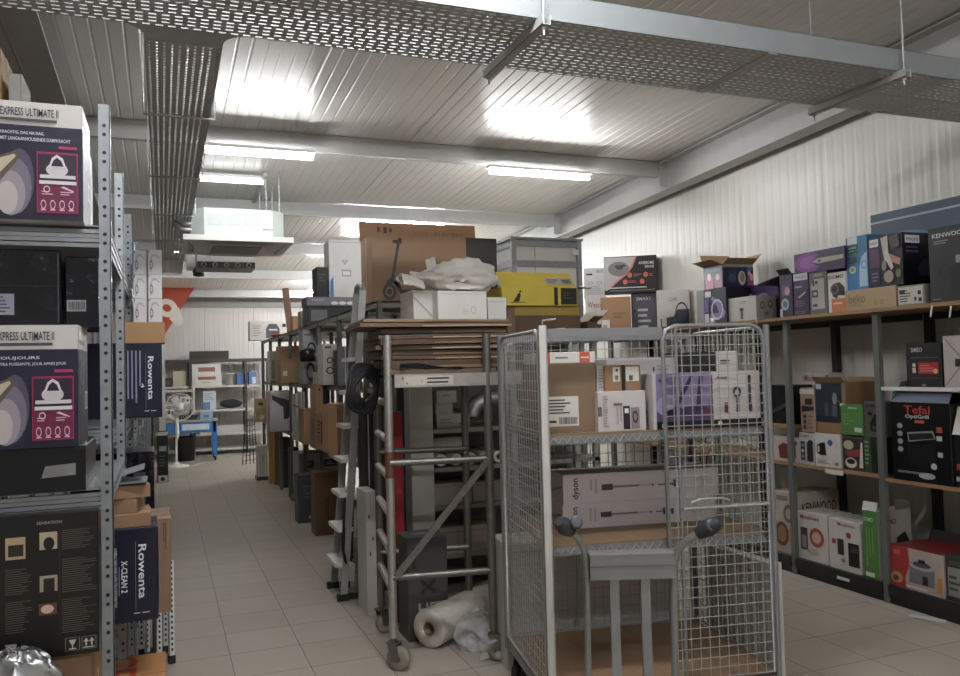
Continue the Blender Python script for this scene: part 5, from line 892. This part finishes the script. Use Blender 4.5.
far(604, 657, 256, z, 7.46, .18, 'drone_box', 'black and white box with a curved pink line and red round icons', '#211f22', {'F': [('p',[(.0,.98),(.6,.98),(.52,.72),(.38,.5),(.22,.33),(.05,.08),(0,.1)],'#a9a5a4'),('p',[(.60,.98),(.63,.98),(.55,.7),(.41,.47),(.25,.3),(.10,.12),(.05,.08),(.22,.33),(.38,.5),(.52,.72)],'#cf6a5e'),('e',.28,.66,.2,.2,'#77706e'),('e',.30,.70,.07,.06,'#2a2626'),('p',[(.2,.75),(.4,.78),(.42,.72),(.22,.7)],'#2a2626'),('t','AWESOME',.66,.76,.95,.84,'#d8d5d2'),('t','DRONE',.78,.66,.95,.73,'#d8d5d2'),('e',.49,.48,.045,.07,'#cf5a48'),('e',.79,.48,.045,.07,'#cf5a48'),('e',.40,.30,.045,.07,'#cf5a48'),('e',.72,.30,.045,.07,'#cf5a48'),('l',.56,.43,.72,.52,2,'#b0605a'),('l',.85,.43,.97,.52,2,'#b0605a'),('l',.46,.26,.62,.34,2,'#b0605a'),('r',.1,.13,.8,.16,'#c5c1be'),('l',.1,.04,.95,.1,1,'#77726f')]})
far(657, 690, 290, zt, 6.9, .24, 'white_box', 'white box with a dark appliance picture right of the slate grey box', '#cfcbc7', {'F': [('t','CAFE',.36,.72,.62,.82,'#8a8784'),('p',[(.1,.05),(.98,.05),(.98,.52),(.62,.52),(.5,.35),(.1,.3)],'#3d4252'),('o',.75,.42,.2,.28,.15,'#22252e'),('r',.14,.1,.28,.35,'#c5c3c0')]})
# --- top plank, fronts to the aisle
pk = S_(697, 727, 289, zt, .30, 'iron_box', 'dark purple box with a curved steam iron picture under the open flapped box', '#221c38', {'F': [('r',0,0,.26,1,'#8a888d'),('r',.3,.78,.5,.94,'#d8d5da'),('p',[(.45,.15),(.9,.15),(.98,.3),(.75,.65),(.55,.8),(.5,.7),(.7,.5),(.75,.3),(.48,.3)],'#8a7fb0'),('o',.7,.4,.2,.3,.2,'#c9c3d8'),('r',.28,.05,.42,.3,'#c9c5cc'),('r',.28,.35,.42,.7,'#6d4aa0')], 'T': [('r',0,0,1,1,'#1c1826')]})
bigp = [('r',0,.0,1,.85,'#24264f'),('p',[(.12,.2),(.42,.3),(.45,.8),(.2,.75)],'#33395f'),('e',.62,.42,.12,.3,'#c9c4c8'),('e',.63,.45,.07,.2,'#b08a78'),('r',.80,.1,.98,.55,'#b4557f'),('e',.86,.62,.05,.1,'#e0b9c6'),('e',.93,.45,.05,.15,'#e6c5cf'),('r',.78,.72,.97,.82,'#6a72b0'),('l',.1,.84,.9,.9,1,'#77778a'),('e',.3,.4,.12,.2,'#4d5580')]
q = SB(712, 752, 261, max(zt, top(pk)), .30, X=4.42); bb_ = carton('open_box', 'open dark blue and pink box with brown flaps standing up, highest on the right shelves', 'box', (4.62, at(726, 268, X=4.60).y, max(zt, top(pk))), (.30, .30, q['size'][2]), -.10, base='#24264f', flapc='#b5946d', prints={'F': [('r',.02,.86,.98,.98,'#a3a2a6')] + bigp, 'L': [('r',0,0,1,.9,'#1f1d3f'),('r',.1,.05,.5,.5,'#c04f86'),('e',.3,.55,.1,.16,'#e6c5cf'),('r',.6,.05,.95,.5,'#a84378'),('e',.75,.5,.09,.14,'#e0b9c6'),('r',.4,.75,.9,.85,'#5960a0')]}, opened=[('F', 62, .09), ('B', 25, .13), ('L', 70, .12), ('R', 45, .13)])
ph = S_(728, 780, 285, zt, .20, 'iron_box', 'long purple iron box standing behind the white mixer box', '#3f2368', {'F': [('r',.03,.6,.16,.82,'#d4d1d6'),('o',.70,.4,.18,.35,.12,'#b89ad0'),('r',.2,.68,.28,.74,'#c9b6dd'),('t','PERFECT',.3,.66,.5,.76,'#d8cfe2')]}, X=4.64)
S_(728, 757, 297, zt, .20, 'mixer_box', 'white box with a small mixer picture on the right top plank', '#c4c0bb', {'F': [('t','CAFE',.42,.74,.66,.82,'#77736f'),('r',.46,.1,.54,.4,'#5a5656'),('e',.5,.48,.07,.08,'#3a3738')], 'R': [('r',0,0,1,1,'#b7b2ad'),('o',.3,.6,.12,.16,.4,'#6d696a'),('o',.7,.65,.12,.16,.4,'#6d696a'),('r',.4,.2,.6,.35,'#8a8686')]}, X=4.42)
fm_ = S_(780, 793, 274, zt, .28, 'open_dark_box', 'tall dark pink box with its black lid open on the right top plank', '#33284a', {'F': [('e',.4,.3,.3,.14,'#b9c2d0'),('e',.4,.3,.18,.08,'#5f7f9c'),('r',.2,.5,.8,.75,'#8a4a70'),('e',.6,.6,.2,.1,'#d0a9b6'),('r',.0,.0,.2,.2,'#c9c6cc')], 'L': [('r',0,0,1,.6,'#4a3157')]}, X=4.42, opened=[('F', 40, .05), ('L', 100, .28), ('B', 30, .2)], flapc='#2a2630')
S_(793.5, 809, 273, zt, .26, 'iron_box', 'purple upright box with a white brand band below the violet iron box', '#3c1e52', {'F': [('r',.04,.83,.96,.99,'#d9d6da'),('t','PHILIPS',.15,.875,.85,.94,'#3d5a9c'),('r',.1,.66,.6,.70,'#b59ac6'),('r',.3,.40,.9,.58,'#221830'),('p',[(.3,.44),(.8,.56),(.85,.53),(.4,.41)],'#c9bfd2'),('l',.1,.2,.9,.36,3,'#8b6aa0'),('l',.1,.04,.8,.12,2,'#8b6aa0')]}, X=4.40)
S_(809.5, 827.5, 272, zt, .26, 'blender_box', 'grey upright box with a white appliance picture between the purple and the orange box', '#6a6864', {'F': [('p',[(.12,.12),(.12,.7),(.3,.84),(.85,.84),(.85,.12)],'#b9b5ad'),('r',.2,.68,.32,.82,'#2a2a2a'),('r',.36,.72,.5,.80,'#2a2a2a'),('r',.15,.4,.5,.58,'#55534e'),('e',.34,.49,.1,.04,'#c9c7c2'),('r',.2,.18,.45,.24,'#3a3937'),('r',.3,.9,.75,.96,'#a5a29d')]}, X=4.40)
S_(828, 846, 272, zt, .26, 'hand_mixer_box', 'white and orange upright box with black lettering on the right top plank', '#d2cecb', {'F': [('t','DOMO',.08,.84,.92,.93,'#1d1c1d'),('r',.2,0,1,.34,'#cf7744'),('p',[(.15,.6),(.35,.72),(.7,.74),(.95,.6),(.95,.4),(.6,.42),(.5,.34),(.3,.4)],'#2a2527'),('o',.4,.58,.24,.13,.3,'#77686a'),('r',.3,.2,.8,.24,'#e8c4a8')]}, X=4.40)
pb = S_(794, 846, 250, zt + at(820, 272, X=4.40).z - TPZ + .004, .26, 'iron_box', 'violet box with a silver steam iron picture lying across three upright boxes', '#4a1c63', {'F': [('e',.3,.5,.28,.46,'#8a3a9c'),('e',.3,.5,.18,.3,'#a85ab8'),('p',[(.34,.5),(.5,.75),(.75,.82),(1,.8),(1,.2),(.7,.16),(.5,.28)],'#2b2833'),('p',[(.36,.5),(.5,.64),(.98,.62),(.98,.44),(.5,.38)],'#b9b2ac'),('e',.52,.5,.03,.06,'#33302f')]}, X=4.40)
bk_ = S_(845, 897, 288, zt, .40, 'flat_carton', 'long low cream carton with grey lettering under the blue box', '#b39a72', {'F': [('t','beko',.08,.35,.42,.8,'#8f7a58'),('r',.1,.22,.36,.27,'#9a845f'),('o',.62,.3,.03,.12,.4,'#8f7a58'),('o',.74,.3,.03,.12,.4,'#8f7a58')]}, X=4.40)
S_(898, 925, 285, zt, .34, 'label_box', 'small grey carton with a white list label left of the big dark mixer box', '#8f8b86', {'F': [('r',.04,.08,.96,.92,'#c5c1bb'),('l',.08,.15,.6,.8,5,'#55514e'),('r',.64,.2,.72,.4,'#33302f'),('r',.78,.5,.9,.7,'#33302f'),('r',.8,.15,.92,.35,'#33302f'),('r',.08,.6,.3,.8,'#3c3936')]}, X=4.40)
zk = top(bk_)
S_(846, 868, 236, zk, .26, 'blue_box', 'light blue upright box with a white band at the left of the dark pasta box', '#4b8cc0', {'F': [('r',.1,.86,.55,.99,'#dfe3e6'),('r',.1,.68,.55,.84,'#2f6b45'),('l',.14,.7,.5,.82,2,'#9fc2a9'),('r',.12,.5,.5,.62,'#4d4f57'),('e',.3,.38,.16,.07,'#c9d79b'),('e',.3,.38,.09,.04,'#8aa35a'),('p',[(.6,.05),(.98,.05),(.98,.7),(.75,.6),(.62,.4)],'#a9c9dc'),('o',.85,.45,.14,.08,.3,'#6aa3cc')], 'R': [('r',0,0,1,1,'#3f7cb0')]}, X=4.42)
S_(868, 903, 235, zk, .30, 'photo_box', 'dark box with a white band and a photo of hands, beside the light blue box', '#241d2c', {'F': [('r',.06,.80,.32,.95,'#dcd9da'),('t','PHILIPS',.09,.84,.29,.90,'#3d5a9c'),('r',.06,.38,.34,.76,'#5c2a5e'),('r',.06,.05,.34,.34,'#2a1c38'),('l',.1,.1,.32,.3,3,'#8a6a98'),('p',[(.40,.95),(.6,.99),(.62,.6),(.5,.45)],'#b5afa8'),('p',[(.58,.65),(.95,.5),(.92,.38),(.70,.45)],'#b98268'),('p',[(.5,.55),(.56,.75),(.75,.35),(.68,.3)],'#c9c4bd'),('e',.6,.18,.14,.12,'#a89c8a'),('e',.48,.4,.07,.1,'#8d8580'),('e',.88,.22,.08,.08,'#6d7a48'),('p',[(.62,.95),(.9,.98),(.95,.75),(.7,.7)],'#4c463c')], 'R': [('r',0,0,1,1,'#16121f'),('r',.08,.8,.5,.95,'#d5d2d4'),('t','PHILIPS',.12,.84,.46,.90,'#3d5a9c'),('l',.1,.6,.5,.75,2,'#6b4a78'),('p',[(.4,.3),(.6,.5),(.95,.45),(.9,.2),(.5,.15)],'#4a4650')]}, X=4.41)
S_(928, 985, 224, zt, .40, 'mixer_box', 'large dark grey stand mixer box at the right edge of the top plank', '#2f2d2f', {'F': [('t','KENWOOD',.08,.86,.72,.92,'#d2cfcd'),('l',.1,.77,.45,.83,2,'#8d8a8a'),('p',[(.4,.1),(.4,.45),(.55,.5),(.55,.62),(.95,.66),(.95,.1)],'#1a191b'),('r',.5,.5,.6,.6,'#8d8a88'),('e',.75,.42,.15,.1,'#55514f'),('o',.3,.4,.12,.1,.3,'#1f1d1f'),('r',.66,.52,.76,.6,'#a9a6a3'),('r',.05,.04,.2,.05,'#8d8a8a')]}, X=4.40)
lb_ = S_(870, 965, 205, zt + .36, .10, 'long_blue_box', 'long grey blue box standing at the wall above the dark photo box', '#4c5f78', {'F': [('r',0,.80,1,.84,'#a9b4bf'),('r',0,.0,1,.4,'#35526f'),('e',.4,.3,.3,.25,'#5c87a8')] + [('p',[(.1+.09*i,.30),(.12+.09*i,.30),(.128+.09*i,.42),(.108+.09*i,.42)],'#cfd6da') for i in range(10)]}, X=4.80)
m = MB(); m.box(-.05, -.55, 0, .05, .55, .358, mat('#6f6c66', 'card')).box(-.051, -.3, .1, -.05, .1, .25, mat('#8a8780', 'card')); tag(m.build('grey_carton', None, (4.85, lb_.location.y, zt)), 'grey carton against the wall carrying the long grey blue box', 'box')
# --- middle level
S_(774, 799, 437, zm, .24, 'kettle_box', 'white and red kettle box at the left of the middle right shelf, behind the post', '#bdb2ae', {'F': [('p',[(.25,.12),(.2,.6),(.4,.75),(.65,.7),(.6,.12)],'#7d2f33'),('r',.66,.15,.9,.7,'#5f2429'),('e',.85,.78,.12,.1,'#46598f'),('r',.1,.85,.6,.92,'#c9b9b2')]}, X=4.42) 
S_(799.5, 814.5, 433, zm, .26, 'kettle_box', 'white and black box with four small pictures between the red and the plain kettle box', '#b7b3af', {'F': [('t','DOMO',.1,.86,.7,.94,'#26241f'),('r',.12,.12,.40,.72,'#26252a'),('e',.26,.6,.1,.06,'#8a95a3'),('e',.26,.42,.1,.06,'#c0bcb6'),('e',.26,.24,.1,.06,'#7d93ac'),('p',[(.55,.1),(.55,.68),(.75,.8),(.95,.75),(.95,.1)],'#2f2d2f')]}, X=4.42)
S_(815, 841, 434, zm, .26, 'kettle_box', 'white box with a plain black kettle picture on the middle right shelf', '#cac5c1', {'F': [('p',[(.2,.34),(.2,.7),(.42,.74),(.45,.34)],'#1d1b1c'),('o',.16,.52,.07,.16,.35,'#1d1b1c'),('e',.62,.74,.1,.09,'#4a5f95'),('l',.1,.08,.6,.2,3,'#9a9590'),('r',.78,.06,.92,.16,'#8d8480')], 'R': [('e',.5,.4,.3,.25,'#26201f')]}, X=4.42)
fb_ = S_(843, 864, 437, zm, .26, 'cook_box', 'box with a food photo and dark pot under the green box', '#3a2c26', {'F': [('e',.3,.75,.25,.14,'#b9b08f'),('p',[(.1,.55),(.9,.65),(.95,.45),(.3,.38)],'#8d4038'),('e',.4,.22,.28,.16,'#c0b6ac'),('e',.4,.26,.2,.08,'#2a2220'),('p',[(.8,.1),(.98,.1),(.98,.85),(.9,.85)],'#cfc7bf')]}, X=4.42)
gd = S_(864.5, 885, 437, zm, .26, 'dark_green_box', 'dark green and black box under the grey blender box by the shelf post', '#1c1f1b', {'F': [('r',0,0,.36,1,'#37552a'),('l',.04,.2,.3,.9,6,'#7d9670'),('r',.45,.1,.95,.8,'#141513')]}, X=4.42)
z = max(top(fb_), top(gd))
S_(841, 863.5, 404, z, .26, 'green_box', 'bright green box with a white label on the middle right shelf', '#4f8433', {'F': [('t','domo',.35,.84,.75,.92,'#c9d6bb'),('r',.62,.1,.95,.24,'#c5c9bd'),('l',.1,.3,.6,.7,4,'#6a9a50'),('p',[(.0,.92),(.0,1),(.25,1)],'#cfd6c6')]}, X=4.42, opened=[('L', 50, .05)])
S_(864.5, 885, 402, z, .26, 'blender_box', 'grey and black box with white lettering right of the bright green box', '#55534f', {'F': [('t','DOMO',.08,.84,.7,.93,'#1f1d1b'),('p',[(.3,.15),(.3,.4),(.5,.62),(.95,.66),(.95,.15)],'#1b1a1a'),('e',.3,.66,.12,.06,'#1f1d1b'),('r',.4,.22,.9,.3,'#55514f')]}, X=4.42)
z = zm + (at(815, 433, X=4.42).z - .83) + .002
cbk = S_(816, 846, 382, z, .30, 'photo_box', 'brown carton with a dark blue photo of bottles, standing on the kettle boxes', '#8f6d45', {'F': [('r',.0,.22,.88,.98,'#2a3140'),('r',.02,.86,.2,.96,'#b9bcc2'),('r',.3,.3,.42,.6,'#4c5668'),('e',.65,.68,.08,.12,'#8f8e92'),('r',.55,.3,.72,.55,'#55627a'),('r',.0,.3,.88,.34,'#1c2230')]}, X=4.43, opened=[('F', 40, .05), ('B', 10, .03)], flapc='#96774f')
S_(800.5, 815, 388, z, .26, 'pink_box', 'slim pinkish box with three dark icons left of the blue photo carton', '#a88b7d', {'F': [('r',.0,.86,1,.97,'#cfc8c4'),('r',.35,.62,.85,.76,'#2f2826'),('p',[(.1,.45),(.95,.5),(.95,.58),(.1,.6)],'#3a3433'),('e',.3,.35,.12,.05,'#4a3a34'),('e',.3,.23,.12,.05,'#4a3a34'),('e',.3,.11,.12,.05,'#4a3a34'),('l',.5,.06,.95,.4,4,'#8a7064')]}, X=4.43)
dk = S_(834, 861, 392, zm, .16, 'brown_carton', 'tall brown carton at the back of the middle right shelf behind the green box', '#8a6440', {'F': [('r',0,.70,1,1,'#5a3f29')]}, X=4.70)
mb_ = S_(797, 828, 384, zm, .16, 'white_carton', 'white carton at the back of the middle right shelf behind the pinkish box', '#aaa6a1', {'F': [('r',0,.8,1,.82,'#8a8681')]}, X=4.70)
S_(803, 830, 373, top(mb_), .16, 'flat_box', 'flat white box with red script lettering lying at the back of the middle right shelf', '#bcb6b2', {'F': [('t','Moulinex',.08,.25,.72,.8,'#a8383a'),('r',.85,.2,.98,.8,'#6d6966')]}, X=4.70)
S_(767, 793, 385, 1.1056, .25, 'black_grill', 'black wrapped appliance on the small wooden shelf left of the post', '#1d1d1f', {'F': [('p',[(.1,.2),(.9,.5),(.9,.6),(.1,.3)],'#3d3d40')]}, X=4.50, kind='film')
# --- near bay
tf = S_(891, 951, 403, z1, .36, 'fryer_box', 'large black oven fryer box with red lettering and an open top at the right edge', '#18171a', {'F': [('t','Tefal',.24,.86,.68,.965,'#b5382c'),('t','OptiGrill',.26,.79,.66,.85,'#c9c6c4'),('r',.42,.745,.58,.78,'#c05a40'),('p',[(.28,.62),(.72,.66),(.76,.56),(.30,.50)],'#8f8d8d'),('p',[(.30,.60),(.70,.635),(.735,.565),(.32,.52)],'#242326'),('r',.28,.2,.76,.48,'#0f0e10'),('e',.16,.70,.05,.035,'#9a9898'),('e',.16,.60,.05,.035,'#9a9898'),('e',.16,.50,.05,.035,'#9a9898'),('e',.16,.40,.05,.035,'#9a9898'),('r',.78,.64,.88,.71,'#a3473d'),('r',.78,.54,.87,.60,'#b9b6b4'),('r',.79,.34,.87,.40,'#b9b6b4'),('e',.72,.22,.05,.04,'#b9b6b4'),('r',.1,.10,.7,.13,'#77757a'),('e',.6,.09,.14,.04,'#a9a6a8')], 'R': [('r',.1,.2,.9,.9,'#0f0f11'),('r',.3,.3,.6,.36,'#b0403a')]}, X=4.40, kind='gloss', opened=[('F', -25, .10), ('L', -35, .16), ('B', 5, .05)], flapc='#5a6678')
sm = S_(906, 942, 343, 1.4106, .32, 'toaster_box', 'black box with a red panel and white lettering on the white shelf, right edge', '#161416', {'F': [('t','SIMEO',.16,.80,.48,.90,'#c9c6c4'),('r',.14,.66,.9,.675,'#77605c'),('r',.36,.30,.92,.56,'#ad2a2a'),('l',.4,.34,.86,.52,3,'#d9807a'),('e',.24,.5,.05,.05,'#c5c0be'),('r',.19,.32,.29,.44,'#cfb9b0'),('e',.84,.36,.06,.06,'#d8b48a'),('r',.14,.2,.9,.21,'#77605c'),('r',.46,.02,.56,.06,'#9a9594')]}, X=4.42)
S_(943, 985, 335, 1.4106, .32, 'grey_carton', 'pale grey carton with folded edges and a caption right of the black toaster box', '#b5ada8', {'F': [('p',[(0,.98),(.02,1),(.5,.55),(.48,.52)],'#8f8883'),('p',[(0,.02),(.02,0),(.5,.45),(.48,.48)],'#8f8883'),('b',.55,.25,.68,.45,'#26211f'),('r',.3,.4,.5,.55,'#2f2a28')]}, X=4.42)
S_(953, 995, 430, z1, .34, 'black_box', 'black box with small red and white marks beside the oven fryer box', '#17161a', {'F': [('r',.08,.3,.2,.4,'#b0403a'),('r',.06,.1,.14,.18,'#b9b6b4'),('l',.3,.5,.8,.8,3,'#55535a')]}, X=4.42)
m = MB(); a, b_ = at(949, 407, X=4.38), at(975, 436, X=4.40); m.prism([(4.395, a.y, b_.z), (4.395, b_.y, b_.z), (4.455, b_.y, a.z), (4.455, a.y, a.z)], (.004, 0, .0), mat('#cfccc4', 'card')); tag(m.build('paper_sheet'), 'white paper sheet propped on the black box at the right edge', 'paper')
# --- bottom level
S_(775, 797, 492, z0, .42, 'stand_mixer_box', 'beige and orange box with a food photo, leftmost on the bottom right shelf', '#b5a89a', {'F': [('p',[(.55,.35),(1,.6),(1,.1),(.7,.15)],'#d0923e'),('o',.3,.3,.32,.2,.35,'#6d4a36'),('e',.3,.3,.2,.12,'#a8764a'),('o',.65,.65,.25,.15,.4,'#77695e'),('r',.1,.85,.6,.93,'#8a8078')], 'R': [('t','KENWOOD',.12,.68,.92,.84,'#26221f'),('l',.2,.2,.8,.5,3,'#9a8f84')]}, X=4.435, kind='card')
S_(798, 828, 513, z0, .24, 'coffee_box', 'white box with a jug and a red plate picture on the bottom right shelf', '#c4beba', {'F': [('t','Moulinex',.1,.84,.75,.93,'#a8383a'),('r',.10,.20,.34,.66,'#4a4a4c'),('r',.14,.24,.30,.5,'#8d8b8c'),('e',.64,.5,.24,.2,'#a84a42'),('e',.64,.5,.15,.12,'#c9a294'),('e',.5,.2,.2,.06,'#b5a98a')], 'R': [('e',.4,.7,.2,.08,'#77716d'),('e',.4,.45,.2,.08,'#77716d')]}, X=4.42)
S_(829, 861, 521, z0, .26, 'coffee_box', 'white box with a red tag and a black machine picture on the bottom right shelf', '#c6c0bb', {'F': [('t','Moulinex',.3,.88,.85,.95,'#a8383a'),('e',.64,.72,.08,.06,'#a8383a'),('r',.28,.3,.48,.62,'#37353a'),('r',.1,.5,.24,.6,'#a8544c'),('r',.62,.12,.95,.58,'#1d1b1d'),('r',.7,.4,.9,.5,'#4a474a'),('e',.45,.2,.07,.04,'#8d8480')], 'R': [('r',.1,.1,.7,.6,'#2a2728'),('t','Moulinex',.1,.8,.9,.9,'#a8383a')]}, X=4.41)
S_(863, 878, 511, z0, .30, 'green_box', 'tall green box with a white open top beside the white side panel, bottom right shelf', '#4c8031', {'F': [('t','DOMO',.1,.84,.7,.90,'#cdd8bf'),('lv',.15,.15,.75,.75,3,'#6d9a52'),('r',.1,.03,.7,.09,'#cfd3c6')], 'R': [('r',0,0,1,1,'#b0aca6'),('t','DOMO',.08,.80,.55,.88,'#2a2724'),('p',[(.5,.2),(.55,.6),(.8,.68),(.95,.5),(.95,.2)],'#37332f')]}, X=4.40, opened=[('F', -15, .06), ('B', 0, .05)], flapc='#c9c9c2')
S_(891, 944, 550, z0, .34, 'pot_box', 'red box with a steel pressure cooker picture at the front of the bottom right shelf', '#b4a49a', {'F': [('p',[(0,0),(.30,0),(.28,.25),(.38,.6),(.35,1),(0,1)],'#a8302f'),('r',.06,.78,.2,.9,'#c9605a'),('e',.12,.22,.12,.14,'#b58a5a'),('e',.10,.2,.06,.07,'#7d3a2a'),('p',[(.36,.18),(.38,.62),(.85,.62),(.83,.18)],'#77757a'),('e',.61,.62,.24,.1,'#a5a3a5'),('e',.61,.66,.17,.07,'#55535a'),('r',.55,.70,.68,.78,'#26252a'),('r',.62,.2,.72,.4,'#2a2a2e'),('p',[(.88,.1),(.98,.1),(.98,.45),(.9,.45)],'#c08a3a'),('l',.3,.04,.7,.12,1,'#d8cfc8')], 'T': [('r',0,0,1,1,'#8d2a2a')]}, X=4.41, opened=[('B', 20, .07)], flapc='#3a3534')
S_(946, 990, 560, z0, .3, 'dark_green_box', 'dark grey green box with a white panel at the bottom right corner', '#3c3f3b', {'F': [('r',.05,.1,.4,.75,'#8f918b'),('l',.08,.2,.36,.6,3,'#4a4d48'),('r',.1,.8,.8,.9,'#55594f')]}, X=4.42)
# papers on the floor
for (px, py), lb, s_ in (((938, 617), 'white sheet of paper on the floor in front of the bottom right shelf', (.20, .075)), ((884, 599), 'tiny white scrap of paper on the floor near the right shelf', (.04, .02))):
    a = at(px, py, Z=0); m = MB(); m.grid(lambda u, v: Vector(((u-.5)*s_[1], (v-.5)*s_[0], .002 + .006*abs(math.sin(u*4+v*3))*v)), 8, 8, mat('#d0cec7', 'card')); tag(m.build('paper_scrap', None, (min(a.x, 4.33), a.y, 0), .5), lb, 'paper')
# ================================================================ RENDER LOOK
w = bpy.data.worlds.new('hall_surroundings'); S.world = w; w.use_nodes = True; w.node_tree.nodes['Background'].inputs['Color'].default_value = (.5, .5, .5, 1); w.node_tree.nodes['Background'].inputs['Strength'].default_value = .45
S.view_settings.view_transform = 'Standard'; S.view_settings.look = 'None'; S.view_settings.gamma = 1; S.view_settings.use_curve_mapping = False; S.view_settings.exposure = .52
S.cycles.max_bounces = 8; S.cycles.diffuse_bounces = 5; S.cycles.glossy_bounces = 4; S.cycles.transparent_max_bounces = 8; S.cycles.caustics_reflective = False; S.cycles.caustics_refractive = False; S.cycles.sample_clamp_indirect = 6
